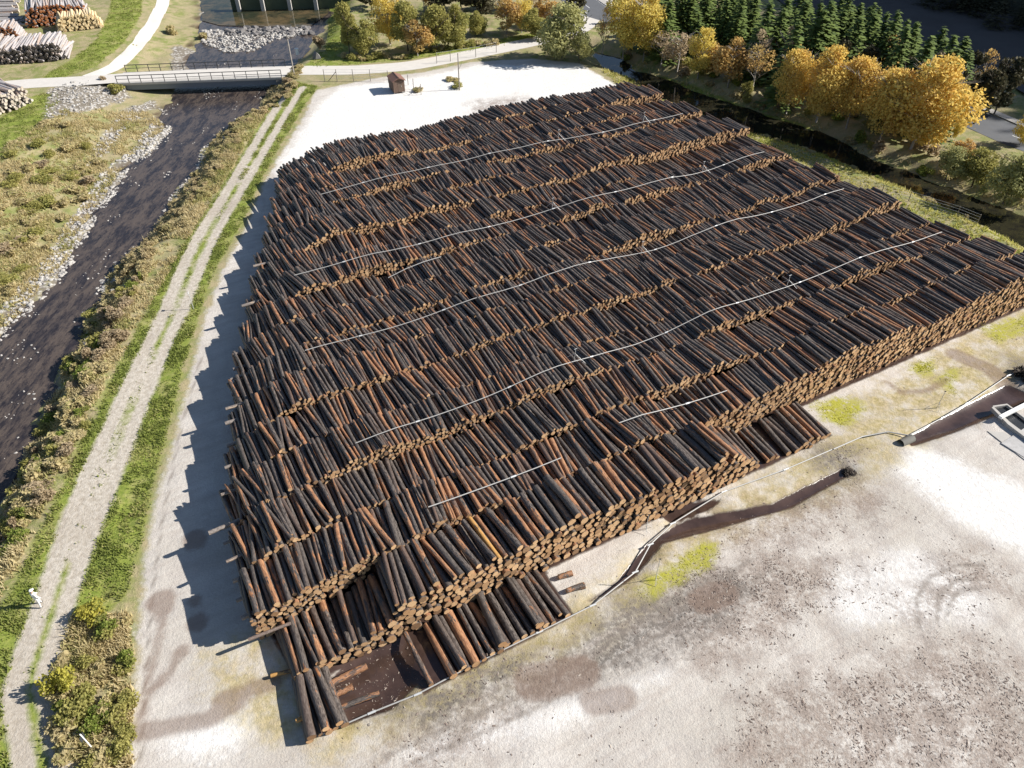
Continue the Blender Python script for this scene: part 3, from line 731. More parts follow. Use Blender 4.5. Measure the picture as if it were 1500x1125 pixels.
def place_log(a, label, group=None, bark=M_BARK_DARK, name='log'):
    v = random.randrange(len(VAR)); o = link(name, body_of(v, bark))
    o.location = (a[0], a[1], a[2]); o.scale = (a[5], a[6], a[5]); o.rotation_euler = (a[4], 0, a[3])
    for e in VAR[v][1]: link('cut_end', e, o)
    return tag(o, label, 'log', group)
best = min(solo, key=lambda i: abs(pxs[i][0]-718)+abs(pxs[i][1]-778) if LG[i,9] == 0 else 1e9)
ROWS = {0: 'on the thick front row', 1: 'on the second row', 2: 'on the third row', 3: 'on the fourth row', 4: 'on the fifth row'}
for i in solo:
    a = LG[i]; k = int(a[9]); u = a[10]
    if i == best:
        place_log(a, 'bright orange yellow stripped log among dark logs on the front row', bark=M_GOLDBARK); continue
    q = random.choices((0, 1, 2), (.58, .33, .09))[0]; t = SOLO_TXT[q]
    if k == -1:
        w = ("in the low pair at the pile's front left corner" if u < 3 else 'in the left half of the low stack in front of the pile' if u < 10.2 else 'in the right half of the low stack in front of the pile')
    elif k == 0 and u > 36.4: w = 'in the low stack at the step by the yellow moss'
    elif k == 0 and u < 5: w = 'in the sunken, shaded left end of the front row'
    elif k == 0 and u > 31: w = 'on the sloping right end of the thick front row'
    else:
        seg = ('at its left end' if u < 4.5 else 'left of the short white pipe' if u < 10 else 'level with the front short white pipe' if u < 20.5 else
               'between the two short white pipes' if u < 26 else 'level with the right short white pipe' if u < 36.5 else 'right of the low step')
        w = ROWS.get(k, 'on a middle row')+', '+seg
    lab = t+' log '+w
    place_log(a, lab, ('logs '+w)[:60] if False else t+' logs '+w, SOLO_MATS[q])
# loose logs on the ground and leaning ones
def loose(p, q, r, label, z=None, bark=None, group=None):
    A = at(*p); B = at(*q); d = np.subtract(B, A); L = np.hypot(*d)
    yaw = math.atan2(d[1], d[0])-math.pi/2
    place_log(((A[0]+B[0])/2, (A[1]+B[1])/2, r if z is None else z, yaw, 0, r, L), label, group, bark or M_BARK_BIG)
loose((486,1004), (538,978), 0.22, 'orange peeled log lying crosswise in the dark mud by the corner')
loose((490,1020), (518,1008), 0.2, 'short stubby grey log in the corner mud beside the orange one')
loose((494,1040), (556,1016), 0.17, 'half sunken dark grey log nearest the ground pipe in the mud', z=0.05)
loose((818,848), (838,842), 0.2, 'short brown log end with yellow face beside the low front stack')
loose((830,868), (856,860), 0.2, 'short grey log stub by the right end of the low front stack')
loose((398,993), (436,984), 0.13, 'thin pale pole lying in the shade, left of the corner logs', bark=M_GOLDBARK, z=0.25)
loose((436,1062), (456,1052), 0.14, 'short gold log butt poking out of the corner pair', bark=M_GOLDBARK, z=0.5)
# pale spacer logs poking out of the left flank
M_SPACER_BARK = bark_material('spacer_bark', (0.12, 0.10, 0.09), (0.30, 0.26, 0.23), (0.42, 0.33, 0.25), (0.3, 0.22, 0.16), 0.1)
stubs = [ (28.2, 1.4), (29.4, 2.2), (30.9, 2.0), (32.3, 2.1), (33.9, 2.4), (35.8, 1.9), (36.9, 2.3), (39.6, 2.5), (40.6, 1.8), (42.4, 2.3), (44.6, 2.2), (46.9, 2.4), (48.3, 2.6), (50.2, 2.3), (51.8, 2.6), (53.6, 2.1), (55.2, 2.4), (62.0, 2.6), (68.5, 2.5), (70.5, 2.2)]
for q, (v, z) in enumerate(stubs):
    ul = np.interp(v, UL_V, UL_U); L = 2.6; out = random.uniform(.22, .5) if q != 6 else 1.2
    x, y = uv(ul-out+L/2, v); r_ = random.uniform(.11, .17)
    body, ends = VAR[q % len(VAR)]; body = body_of(q % len(VAR), M_SPACER_BARK)
    o = link('spacer_log', body); o.location = (x, y, z); o.scale = (r_, L, r_); o.rotation_euler = (0, 0, ANG-math.pi/2+random.uniform(-.06, .06))
    for e in ends:
        e2 = e.copy(); e2.materials[0] = M_END_PALE; link('cut_end', e2, o)
    tag(o, 'long pale squared spacer log sticking far out of the pile\'s left flank' if q == 6 else 'spacer log poking crosswise out of the left flank with a pale sawn end', 'log', None if q == 6 else 'spacer logs in the left flank')
print('solo', round(time.time()-T0, 1))

# sprinkler pipes across the pile
def top_z(u, v):
    k = int((v-V0)//ROWP); us_ = np.linspace(u-1.0, u+1.0, 5); return float(np.max(row_h(max(-1, min(16, k)), us_)))
def pile_pipe(p, q, label, risers=(), r=0.036, wob=0.1):
    a = np.array(at(*p, 4.3)); b = np.array(at(*q, 4.3)); inv = lambda P: (P[0]*CA+P[1]*SA, -P[0]*SA+P[1]*CA)
    ua, va = inv(a); ub, vb = inv(b); n = max(4, int((ub-ua)/1.5)); us_ = np.linspace(ua, ub, n)
    vs_ = np.linspace(va, vb, n)+(n1d(us_, 9, int(abs(va)*7))-.5)*wob*3; zs = np.array([top_z(u, v) for u, v in zip(us_, vs_)])
    for _ in range(4): zs[1:-1] = np.maximum(zs[1:-1], (zs[:-2]+zs[2:])/2-.02)
    pts = [(*uv(u, v), z+r+.03) for u, v, z in zip(us_, vs_, zs)]
    m = MB(); m.tube(pts, r, 6); o = m.build('sprinkler_pipe', M_PIPE); tag(o, label, 'pipe')
    for i in range(3, n-2, 5):
        x, y, z = pts[i]; x2, y2, z2 = pts[i+1]; j = MB(); j.tube([(x, y, z), (x+(x2-x)*.2, y+(y2-y)*.2, z+(z2-z)*.2)], r*1.9, 6); j.build('coupling', M_GALV, o)
    for f in risers:
        i = min(n-1, int(f*(n-1))); m = MB(); x, y, z = pts[i]
        m.tube([(x, y, z), (x+.06, y, z+1.25)], 0.024, 5); m.tube([(x+.06-.12, y-.05, z+1.27), (x+.06+.12, y+.05, z+1.30)], 0.03, 5)
        m.tube([(x+.9, y-.25, z), (x+.05, y, z+.8)], 0.016, 4); m.tube([(x-.6, y+.5, z), (x+.05, y, z+.8)], 0.016, 4)
        m.build('riser', M_GALV, o)
    return o
pile_pipe((470,285), (1000,172), 'wavy white sprinkler pipe nearest the far edge of the pile', (.62, .9))
pile_pipe((432,408), (1118,228), 'long white sprinkler pipe second from the far edge, ending near the canal bank', (.5, .84))
pile_pipe((448,517), (1235,278), 'long white sprinkler pipe across the middle of the pile, third from the far edge', (.55,), wob=.1)
pile_pipe((522,657), (1378,340), 'longest white sprinkler pipe, crossing the pile nearest the front', (.3, .66), wob=.08)
pile_pipe((628,748), (822,666), 'short white pipe near the front left, behind the thick front logs', r=.042, wob=.02)
pile_pipe((906,622), (1067,563), 'short white pipe near the front, above the low step in the pile edge', r=.042, wob=.02)
pile_pipe((568,402), (646,378), 'shortest white pipe piece, lying alone on the left of the pile', r=.042, wob=.02)

# water hose pipe along the ground in front, jointed lengths
def ground_pipe(pts, label, r=0.05, joints=True):
    P = ats(pts); m = MB(); pl = [(p[0], p[1], 0.16+.05*math.sin(i*2.1)) for i, p in enumerate(P)]
    m.tube(pl, r, 6); o = m.build('water_pipe', M_PIPE); tag(o, label, 'pipe')
    if joints:
        for p in pl[1:-1]:
            j = MB(); j.tube([(p[0]-.22, p[1]-.1, p[2]), (p[0]+.22, p[1]+.1, p[2])], r*1.6, 6); j.build('coupling', M_GALV, o)
ground_pipe([(466,1080),(545,1046),(612,1018),(700,972),(790,928),(868,888),(930,840),(952,800),(985,768),(1060,722),(1150,690),(1218,660)], 'long white ground pipe running in front of the pile to the first bend')
ground_pipe([(1220,660),(1262,642),(1300,634),(1330,640)], 'curved grey hose joining the two white ground pipes', 0.06, False)
ground_pipe([(1330,640),(1380,614),(1416,592),(1476,552),(1512,538)], 'white ground pipe along the brown ditch by the concrete pit')
# spray stands on the bare ground in front
for (p, ht, lab) in (((946,776), 1.7, 'thin sprinkler stand between the pile front and the brown ditch'), ((960,850), 2.4, 'thin sprinkler stand beside the yellow moss patch'), ((1372,598), 1.9, 'thin sprinkler stand beside the right ditch')):
    x, y = at(p[0], p[1]); m = MB(); o = empty('sprinkler_stand', (x, y, 0)); tag(o, lab, 'sprinkler')
    m.tube([(0, 0, 0), (0, 0, ht)], 0.022, 5); m.build('pole', M_GALV, o)
    m = MB(); m.tube([(0, 0, ht), (.08, 0, ht+.05)], 0.035, 6); m.box((-.04, 0, ht+.04), (.12, .03, .05)); m.build('nozzle', M_STEEL, o)
    m = MB()
    for t in (0.4, 2.5, 4.6): m.tube([(0, 0, .7), (.5*math.cos(t), .5*math.sin(t), 0.02)], 0.014, 4)
    m.build('tripod', M_GALV, o)

# other log stacks across the river
def far_stack(name, A, B, depth, h, d, mats, label, seed, back=1.0, dist=0.06):
    """A-B is the foot of the front face; logs run back from it"""
    A = np.array(A); B = np.array(B); w = np.hypot(*(B-A)); e = (B-A)/w; nrm = np.array([-e[1], e[0]])
    rs = np.random.default_rng(seed); rows = []
    ang = math.atan2(e[1], e[0]); j = 0; zc = d/2
    while zc < h+.3:
        u = (d/2 if j % 2 else 0)+zc*0.25
        while u < w-zc*0.3:
            hh = h*(0.85+0.3*float(n1d(u, 3.0, seed)))*min(1, .6+(w-u)/3.5)
            if zc+d*.4 < hh and not (zc+d*.4 > hh-d*.9 and rs.random() < .1):
                dia = d*rs.uniform(.75, 1.2); c = A+e*u+nrm*(depth/2+rs.normal(0, .12))
                if zc > hh-2.4*d or True: rows.append((c[0], c[1], zc+rs.normal(0, .03), ang+rs.normal(0, dist), rs.normal(0, .012), dia/2, depth*rs.uniform(.93, 1.03), rs.random(), 2, 0, 0, 0))
            u += d*rs.uniform(.92, 1.1)
        zc += d*.84; j += 1
    tag(link(name, logs_mesh(name, np.array(rows), mats, 8, seed)), label, 'log stack', 'log stacks beyond the river', 'stuff')
def turn(A, B, a):
    A = np.array(A); d = np.array(B)-A; c, s = math.cos(a), math.sin(a); return A, A+np.array([d[0]*c-d[1]*s, d[0]*s+d[1]*c])
far_stack('log_stack', at(-30,99), at(100,88), 7.5, 3.0, 0.42, [M_PALE, M_END_SHADE], 'long stack of grey weathered logs with dark shaded ends by the lawn', 61)
far_stack('log_stack', at(-30,78), at(40,72), 5, 4.2, 0.42, [M_PALE, M_END_RED], 'stack of dusky grey logs behind the long grey stack at the frame edge', 62)
far_stack('log_stack', at(42,42), at(136,30), 9, 3.6, 0.42, [M_PALE, M_END_RED], 'far stack of pale logs showing rusty red ends', 63)
far_stack('log_stack', at(86,48), at(152,40), 4.2, 2.6, 0.45, [M_YELLOW, M_YELLOW], 'small stack of freshly peeled bright yellow logs behind the grey stack', 64)
far_stack('log_stack', at(-70,188), at(50,152), 11, 3.0, 0.40, [M_PALE, M_END_PALE], 'white weathered log stack at the left frame edge below the gravel road', 65, dist=.1)
a_, b_ = at(-120,40), at(34,34)
for q in range(7):
    A = np.array(at(-120, 46-q*8)); B = np.array(at(36-q*1.5, 40-q*7)); L = np.hypot(*(B-A)); n = 5
    rs = np.random.default_rng(80+q)
    rows = [((A[0]+B[0])/2+rs.normal(0, .4), (A[1]+B[1])/2+i*.42-.8, .25+(i % 2)*.33, math.atan2(*(B-A)[::-1])-math.pi/2+rs.normal(0, .01), 0, rs.uniform(.16, .24), L*rs.uniform(.9, 1), rs.random(), 2, 0, 0, 0) for i in range(n)]
    for rr in rows[:1]: pass
    tag(link('pole_bundle', logs_mesh('pole_bundle', np.array(rows), [M_PALE, M_END_PALE], 8, 90+q)), 'row of long pale poles lying flat beyond the grey log stacks', 'log stack', 'flat pole rows beyond the stacks', 'stuff')
print('stacks', round(time.time()-T0, 1))

# ------------------------------------------------------------------ bridge, weir, hut, fences, poles
def frame_from(A, B):
    A = np.array(A); B = np.array(B); d = B-A; L = np.hypot(*d); return A, d/L, np.array([-d[1], d[0]])/L, L, math.atan2(d[1], d[0])
A, e, n, L, rz = frame_from(at(176,114), at(418,105))
br = empty('bridge', (A[0], A[1], 0), rz); tag(br, 'narrow road bridge with dark steel railings over the brown river', 'bridge')
W = 2.7
m = MB(); m.box((L/2, 0, -0.17), (L+.4, 2*W, 0.34)); m.build('deck', M_CONC, br)
for y in (-W+.55, W-.55, 0):
    m = MB(); m.box((L/2, y, -0.80), (L-1.0, 0.4, 0.92)); m.build('girder', plain('girder_paint', (0.17, 0.20, 0.24), 0.5, .2), br)
for x, t in ((0.6, -1), (L-0.6, 1)):
    m = MB(); m.box((x, 0, -1.9), (1.5, 2*W-.5, 3.0)); m.add([(x-.7,-W-1.6,-2.9),(x+.7,-W-1.6,-2.9),(x+.7,-W+.2,-2.9),(x-.7,-W+.2,-2.9),(x-.7,-W+.1,-.36),(x+.7,-W+.1,-.36),(x+.7,-W+.2,-.36),(x-.7,-W+.2,-.36)], [(3,2,1,0),(4,5,6,7),(0,1,5,4),(1,2,6,5),(2,3,7,6),(3,0,4,7)])
    m.build('abutment', M_CONC_DK, br)
pm = MB(); pm.box((0, 0, 0.58), (0.09, 0.09, 1.16)); post0 = None
for y in (-W+.08, W-.08):
    for k in range(15):
        x = 0.3+k*(L-.6)/14
        if post0 is None: post0 = pm.build('railing_post', M_STEEL, br); post0.location = (x, y, 0)
        else: c = post0.copy(); COL.objects.link(c); c.parent = br; c.location = (x, y, 0)
    for z, h in ((1.16, .10), (0.62, .06)):
        m = MB(); m.box((L/2, y, z), (L-.5, 0.07, h)); m.build('rail', M_STEEL, br)

A, e, n, L, rz = frame_from(at(338,9,-1), at(520,5,-1))
we = empty('weir', (A[0], A[1], 0), rz); tag(we, 'dark stained weir wall with pale upright piers at the head of the river pool', 'weir')
m = MB(); m.box((L/2, 0.8, -0.9), (L, 0.5, 3.4)); m.build('wall', plain('algae_wall', (0.055, 0.075, 0.045), 0.8, 0, .4, .8), we)
for px in (350, 385, 424, 462):
    q = at(px, 8, -1); x = np.dot(np.array(q)-A, e); m = MB(); m.box((x, 0.1, -0.7), (0.75, 1.3, 3.8)); m.build('pier', M_CONC, we)
m = MB(); m.box((L/2, 0.8, 0.9), (L, 1.2, 0.16)); m.build('walkway', M_CONC, we)

def slats(mb, x, y0, y1, zs, w, t): 
    for z in zs: mb.box((x, (y0+y1)/2, z), (t, y1-y0, w))
x, y = at(582, 133); hut = empty('wooden_hut', (x, y, 0), R(24)); tag(hut, 'small brown wooden hut with gabled red brown roof beside the wire fence', 'hut')
hw, hd, hh, hb = 0.92, 1.3, 2.0, 0.22
for sx in (-1, 1):
    for sy in (-1, 1):
        m = MB(); m.box((sx*(hw-.12), sy*(hd-.15), hb/2), (.18, .18, hb)); m.build('footing', M_STONE, hut)
m = MB(); m.add([(-hw,-hd,hb),(hw,-hd,hb),(hw,hd,hb),(-hw,hd,hb),(-hw,-hd,hh),(hw,-hd,hh),(hw,hd,hh),(-hw,hd,hh),(0,-hd,hh+.42),(0,hd,hh+.42)],
      [(3,2,1,0),(0,1,5,8,4),(1,2,6,5),(2,3,7,9,6),(3,0,4,7)]); w_ = m.build('wall', M_WOOD_HUT, hut)
for k in range(9):
    m = MB(); m.box((-hw-.02, 0, hb+.18+k*.19), (.05, 2*hd-.1, .13)); m.build('louvre', M_WOOD_FACE, hut)
for k in range(8):
    xx = -hw+.11+k*.225
    if 3 <= k <= 5: continue
    m = MB(); m.box((xx, -hd-.02, (hb+hh)/2), (.19, .05, hh-hb)); m.build('plank', M_WOOD_FACE, hut)
m = MB(); m.box((.12, -hd-.015, hb+.85), (.66, .06, 1.65)); d_ = m.build('door', plain('door_boards', (0.13, 0.09, 0.065), .8, 0, .3, 9), hut)
m = MB(); m.box((.36, -hd-.06, hb+.9), (.05, .05, .14)); m.build('handle', M_GALV, d_)
for s_ in (-1, 1):
    sl = math.atan2(.42, hw); Mx = Matrix.Rotation(s_*sl, 4, 'Y'); m = MB(); m.box((s_*(hw/2+.06), -.06, hh+.235), (1.28, 2*hd+.5, .07), M=Mx); m.build('roof_panel', M_ROOF, hut)

def post_fence(pts, h, label, brace=None):
    P = ats(pts); o = empty('wire_fence', (P[0][0], P[0][1], 0)); tag(o, label, 'fence'); tops = []
    for p in P:
        x, y = p-P[0]; m = MB(); m.tube([(x, y, -.2), (x, y, h)], .05, 6); m.build('post', M_POST, o); tops.append((x, y))
    for z in (h*.25, h*.5, h*.75, h*.97):
        m = MB(); m.tube([(a, b, z) for a, b in tops], .014, 4); m.build('wire', M_GALV, o)
    if brace:
        x, y = tops[brace]; x2, y2 = tops[brace-1]; m = MB(); m.tube([(x, y, h*.8), (x+(x2-x)*.7, y+(y2-y)*.7, .05)], .05, 5); m.build('brace', M_POST, o)
post_fence([(476,119),(494,119),(518,119),(543,119),(569,121)], 1.9, 'wire fence with five grey posts left of the wooden hut', 1)
post_fence([(598,125),(606,131),(617,139)], 1.7, 'short wire fence with slanting brace right of the wooden hut', 2)
post_fence([(640,93),(660,90),(697,84),(727,77)], 1.8, 'thin wire fence along the gravel road edge right of the hut')
post_fence([(1225,268),(1290,286),(1330,296),(1400,318),(1430,330)], 1.4, 'low wire fence on the grassy bank between the pile and the canal')

def pole(name, p, top, r, label, cat, mat=M_POST, extra=None, z0=0):
    x, y = at(*p, z0); h = height_to(x, y, top, z0); o = empty(name, (x, y, z0)); tag(o, label, cat)
    m = MB(); m.tube([(0, 0, -.3), (0, 0, h)], [r, r*.7], 7); m.build('pole', mat, o)
    if extra: extra(o, h)
    return o
def lamp(o, h):
    m = MB(); m.tube([(0, 0, h-.1), (-.25, 0, h+.1), (-.8, 0, h+.15)], .04, 5); m.build('arm', M_GALV, o)
    m = MB(); m.box((-1.0, 0, h+.14), (.5, .2, .1)); m.build('lamp_head', M_GALV, o)
pole('utility_pole', (431,110), 50, .12, 'tall grey pole at the right end of the bridge', 'pole', M_PALEBARK, lambda o, h: (lambda m: (m.box((0, 0, h-.4), (.9, .08, .1)), m.build('cross_arm', M_POST, o)))(MB()))
pole('wooden_pole', (673,132), 78, .10, 'lone wooden pole on the scrubby patch in the white yard', 'pole', M_POST, lambda o, h: (lambda m: (m.tube([(0, 0, h*.55), (.5, .1, h*.72)], .03, 4), m.build('stay', M_POST, o)))(MB()))
pole('street_lamp', (968,60), 10, .07, 'curved grey street lamp beside the road behind the yellow trees', 'street lamp', M_GALV, lamp)
# sign at the lower left: pale pole with a small square plate
x, y = at(138, 1099); so = empty('sign_post', (x, y, 0)); tag(so, 'pale sign post with small square plate among the bushes beside the track', 'sign')
m = MB(); m.tube([(0, 0, -.2), (0, 0, 2.05)], .04, 7); m.build('pole', M_WHITE, so)
m = MB(); m.box((-.04, 0, 1.66), (.025, .40, .40)); m.build('plate', M_STEEL, so)
pole('marker_post', (284,453), 428, .035, 'thin marker post with small plate on the grass verge between track and pile', 'post', M_GALV, lambda o, h: (lambda m: (m.box((0, 0, h-.1), (.03, .3, .2)), m.build('plate', M_GALV, o)))(MB()))
x, y = at(436, 80); m = MB(); m.box((0, 0, .5), (.5, .4, 1.0)); m.box((0, 0, 1.03), (.6, .5, .08)); o = m.build('electric_box', M_WHITE); o.location = (x, y, 0); tag(o, 'small white cabinet on the bank above the rapids', 'cabinet')

def guard_rail(pts, label, mat=M_GALV):
    P = ats(pts); o = empty('guard_rail', (P[0][0], P[0][1], 0)); tag(o, label, 'guard rail'); Q = [p-P[0] for p in P]
    for z in (.45, .8):
        m = MB(); m.tube([(a, b, z) for a, b in Q], .075, 4); m.build('rail', mat, o)
    for a, b in zip(Q[:-1], Q[1:]):
        k = max(1, int(np.hypot(*(b-a))/2.5))
        for i in range(k):
            c = a+(b-a)*i/k; m = MB(); m.box((c[0], c[1], .4), (.12, .12, .85)); m.build('post', mat, o)
guard_rail([(800,50),(832,41),(848,33),(860,22)], 'pale guard rail on the outer side of the road bend', M_GALV)
guard_rail([(872,42),(905,40),(945,47),(1000,60)], 'dark guard rail between the road and the canal under the yellow trees', M_STEEL)

x, y = at(1330, 645); dp = empty('drain_pipe', (x, y, .05), R(28)); tag(dp, 'short dark drain pipe mouth at the left end of the right ditch', 'drain pipe')
m = MB(); m.tube([(-.9, 0, 0), (.5, 0, -.05)], .34, 10, False); m.build('pipe_wall', M_CONC_DK, dp)
m = MB(); m.tube([(-.55, 0, 0), (.42, 0, -.04)], .27, 10); m.build('opening', M_BLACK, dp)
# concrete intake at the right edge
def px_box(mb, poly, z0, z1, zb=None):
    P = ats(poly); k = len(P); vs_ = [(p[0], p[1], z0) for p in P]+[(p[0], p[1], z1) for p in P]
    mb.add(vs_, [tuple(range(k))[::-1], tuple(range(k, 2*k))]+[(i, (i+1) % k, k+(i+1) % k, k+i) for i in range(k)])
bs = empty('intake_basin', (*at(1480, 612), 0)); tag(bs, 'dark water intake pit with concrete rim at the right edge of the yard', 'basin')
inv = Matrix.Translation(-Vector(bs.location))
def basin(name, mat, poly, z0, z1):
    m = MB(); px_box(m, poly, z0, z1); o = m.build(name, mat, bs); o.data.transform(inv); return o
basin('pit', M_BLACK, [(1453,600),(1473,597),(1530,640),(1520,655),(1476,622)], 0.0, 0.06)
basin('rim', M_CONC, [(1450,601),(1453,600),(1476,622),(1520,655),(1519,660),(1474,626)], 0.0, 0.35)
basin('rim', M_CONC, [(1452,598),(1473,595),(1535,640),(1530,640),(1473,597),(1453,600)], 0.0, 0.30)
m = MB(); a_, b_ = np.array(at(1461,618)), np.array(at(1530,583)); c_ = (a_+b_)/2
m.box((0, 0, 0), (np.hypot(*(b_-a_)), .30, .22), math.atan2(*(b_-a_)[::-1])); o = m.build('white_beam', M_WHITE); o.location = (c_[0], c_[1], .52); tag(o, 'white beam lying across the dark intake pit', 'beam')
M_RUBBLE = plain('grey_rubble_concrete', (0.40, 0.39, 0.38), .9, 0, .35, 3)
m = MB(); px_box(m, [(1446,632),(1470,634),(1530,672),(1600,720),(1560,720)], 0.0, 0.06); tag(m.build('concrete_strip', M_CONC), kind='structure')
m = MB(); px_box(m, [(1466,650),(1500,628),(1600,680),(1600,715),(1530,690)], 0.0, 0.09); tag(m.build('concrete_slab', M_RUBBLE), kind='structure')

# ------------------------------------------------------------------ the person on the track
def person():
    x, y = at(61, 887); o = empty('person', (x, y, 0.02), R(150)); tag(o, 'person in white jacket and white trousers standing on the dirt track', 'person')
    def skin(name, vs_, es, rs_, mat, sub=1):
        me = bpy.data.meshes.new(name); me.from_pydata(vs_, es, []); me.update(); ob = link(name, me, o)
        md = ob.modifiers.new('skin', 'SKIN'); md.use_smooth_shade = True
        for i, r_ in enumerate(rs_): me.skin_vertices[0].data[i].radius = (r_, r_)
        me.skin_vertices[0].data[0].use_root = True
        sb = ob.modifiers.new('sub', 'SUBSURF'); sb.levels = sub; sb.render_levels = sub
        me.materials.append(mat); return ob
    V = [(0,0,.94),(0,.01,1.12),(0,.01,1.32),(0,.0,1.45),(0,-.01,1.53),(0,-.02,1.63),(0,-.02,1.72),
         (-.17,0,1.40),(-.25,-.02,1.14),(-.24,-.12,.92),(-.23,-.16,.84), (.17,0,1.40),(.24,-.06,1.15),(.20,-.20,1.02),(.16,-.27,1.0),
         (-.10,.02,.86),(-.15,.06,.50),(-.19,.13,.09),(-.20,.02,.05), (.10,-.02,.86),(.14,-.10,.50),(.17,-.13,.09),(.18,-.26,.05)]
    E_ = [(0,1),(1,2),(2,3),(3,4),(4,5),(5,6),(3,7),(7,8),(8,9),(9,10),(3,11),(11,12),(12,13),(13,14),(0,15),(15,16),(16,17),(17,18),(0,19),(19,20),(20,21),(21,22)]
    rr = [.15,.145,.165,.10,.055,.095,.085,.075,.055,.045,.035,.075,.055,.045,.035,.095,.065,.05,.045,.095,.065,.05,.045]
    t = NT('white_clothes'); P = t.objc(); z = t.n('ShaderNodeSeparateXYZ'); t.l(P, z.inputs[0])
    c = t.mix(t.step(z.outputs[2], .86, .90), (0.62, 0.61, 0.60), (0.80, 0.80, 0.79)); c = t.mix(t.step(z.outputs[2], 1.48, 1.50), c, (0.50, 0.32, 0.24)); c = t.mix(t.step(z.outputs[2], .10, .12, 1, 0), c, (0.08, 0.07, 0.06))
    t.set(c, .8); skin('body', V, E_, rr, t.m, 2)
    m = MB(); 
    bm = bmesh.new(); bmesh.ops.create_uvsphere(bm, u_segments=12, v_segments=8, radius=.118)
    for v in bm.verts: v.co.z *= .8 if v.co.z > 0 else .35
    me = bpy.data.meshes.new('cap'); bm.to_mesh(me); bm.free(); me.materials.append(M_WHITE); c_ = link('cap', me, o); c_.location = (0, -.015, 1.70)
    m.box((0, -.14, 1.695), (.15, .12, .02)); m.build('cap_peak', M_WHITE, o)
    m.V = []; m = MB(); m.box((0, -.128, 1.615), (.035, .05, .05)); m.build('nose', plain('skin', (.5, .32, .24), .7), o)
person()

# ------------------------------------------------------------------ vegetation
def leaf_quads(C, size, rs, flat=0.0, aspect=1.0, down=0.0):
    """one quad per centre; random orientation"""
    k = len(C); a = rs.normal(size=(k, 3)); a[:,2] *= (1-flat); a /= np.linalg.norm(a, axis=1)[:,None]
    b = rs.normal(size=(k, 3)); b -= a*(a*b).sum(1)[:,None]; b /= np.linalg.norm(b, axis=1)[:,None]
    s = size*rs.uniform(.6, 1.35, (k,1)); a = a*s*.5*aspect; b = b*s*.5
    V = np.stack([C-a-b*.55, C+a*.15-b, C+a+b*.4, C-a*.2+b], 1).reshape(-1, 3)
    return V, np.arange(4*k).reshape(-1, 4)
def lobed(n, rs, W, H, z0, lobes=9, fill=.45, squash=.85):
    """points in an uneven, lobed crown W wide, H tall, from z0 up; denser toward the outside"""
    out = []; rnds = []; w = []
    for q in range(lobes):
        th = rs.uniform(0, 2*math.pi); t = rs.uniform(0, 1)
        prof = math.sin(math.pi*(0.14+.80*t))**.8
        rad = W*.5*prof*rs.uniform(.25, .68); r_ = W*rs.uniform(.12, .25)*(.6+.5*prof)
        out.append((rad*math.cos(th), rad*math.sin(th), z0+H*(.12+.76*t), r_)); w.append(r_**2)
    w = np.array(w)/sum(w); pick = rs.choice(lobes, n, p=w); O = np.array(out)[pick]
    d = rs.normal(size=(n, 3)); d /= np.linalg.norm(d, axis=1)[:,None]
    rr = O[:,3]*(fill+(1-fill)*rs.random(n)**.5)*(1+rs.normal(0, .10, n))
    C = O[:,:3]+d*rr[:,None]*np.array([1, 1, squash]); C[:,2] = np.maximum(C[:,2], z0*.5+.05)
    lob = rs.random(lobes)[pick]
    return C, np.clip(lob*.65+rs.random(n)*.45-.05, 0, 1)
def twigs(rs, H, W, z0, n=9, r=.10, fine=2):
    m = MB(); top = H*.82
    m.tube([(0, 0, -.3), (rs.normal(0,.06)*H*.2, rs.normal(0,.06)*H*.2, H*.35), (rs.normal(0,.08)*H*.3, rs.normal(0,.08)*H*.3, top)], [r*1.3, r, r*.25], 6)
    for q in range(n):
        t = rs.uniform(.18, .75); th = rs.uniform(0, 6.28); l = W*.5*rs.uniform(.5, .95); z = H*t
        p1 = (l*.5*math.cos(th), l*.5*math.sin(th), min(z+l*.55, H*.78)); p2 = (l*math.cos(th+.2), l*math.sin(th+.2), min(z+l*1.0, H*.86))
        m.tube([(0, 0, z), p1, p2], [r*.5, r*.32, r*.1], 4)
        for f in range(fine):
            a2 = th+rs.uniform(-1, 1); l2 = l*rs.uniform(.35, .6)
            m.tube([p1, (p1[0]+l2*math.cos(a2), p1[1]+l2*math.sin(a2), min(p1[2]+l2*rs.uniform(.4, 1.2), H*.9))], [r*.25, r*.07], 3)
    return m
def join_MB_mesh(m, name, mat):
    o = m.build(name, mat); me = o.data; bpy.data.objects.remove(o); return me
TREES = {}
def make_tree(kind, seed, H, W, z0, leaves, lsize, mat, wood, lobes=11, n_tw=10, r=.14, fine=2, fill=.5):
    rs = np.random.default_rng(seed)
    C, rn = lobed(leaves, rs, W, H-z0, z0, lobes, fill); V, F = leaf_quads(C, lsize, rs)
    crown = np_mesh(kind+'_crown', V, [F], [mat], attrs={'rnd': np.repeat(rn, 4)})
    trunk = join_MB_mesh(twigs(rs, H, W, z0, n_tw, r, fine), kind+'_trunk', wood)
    TREES.setdefault(kind, []).append((crown, trunk, H, W))
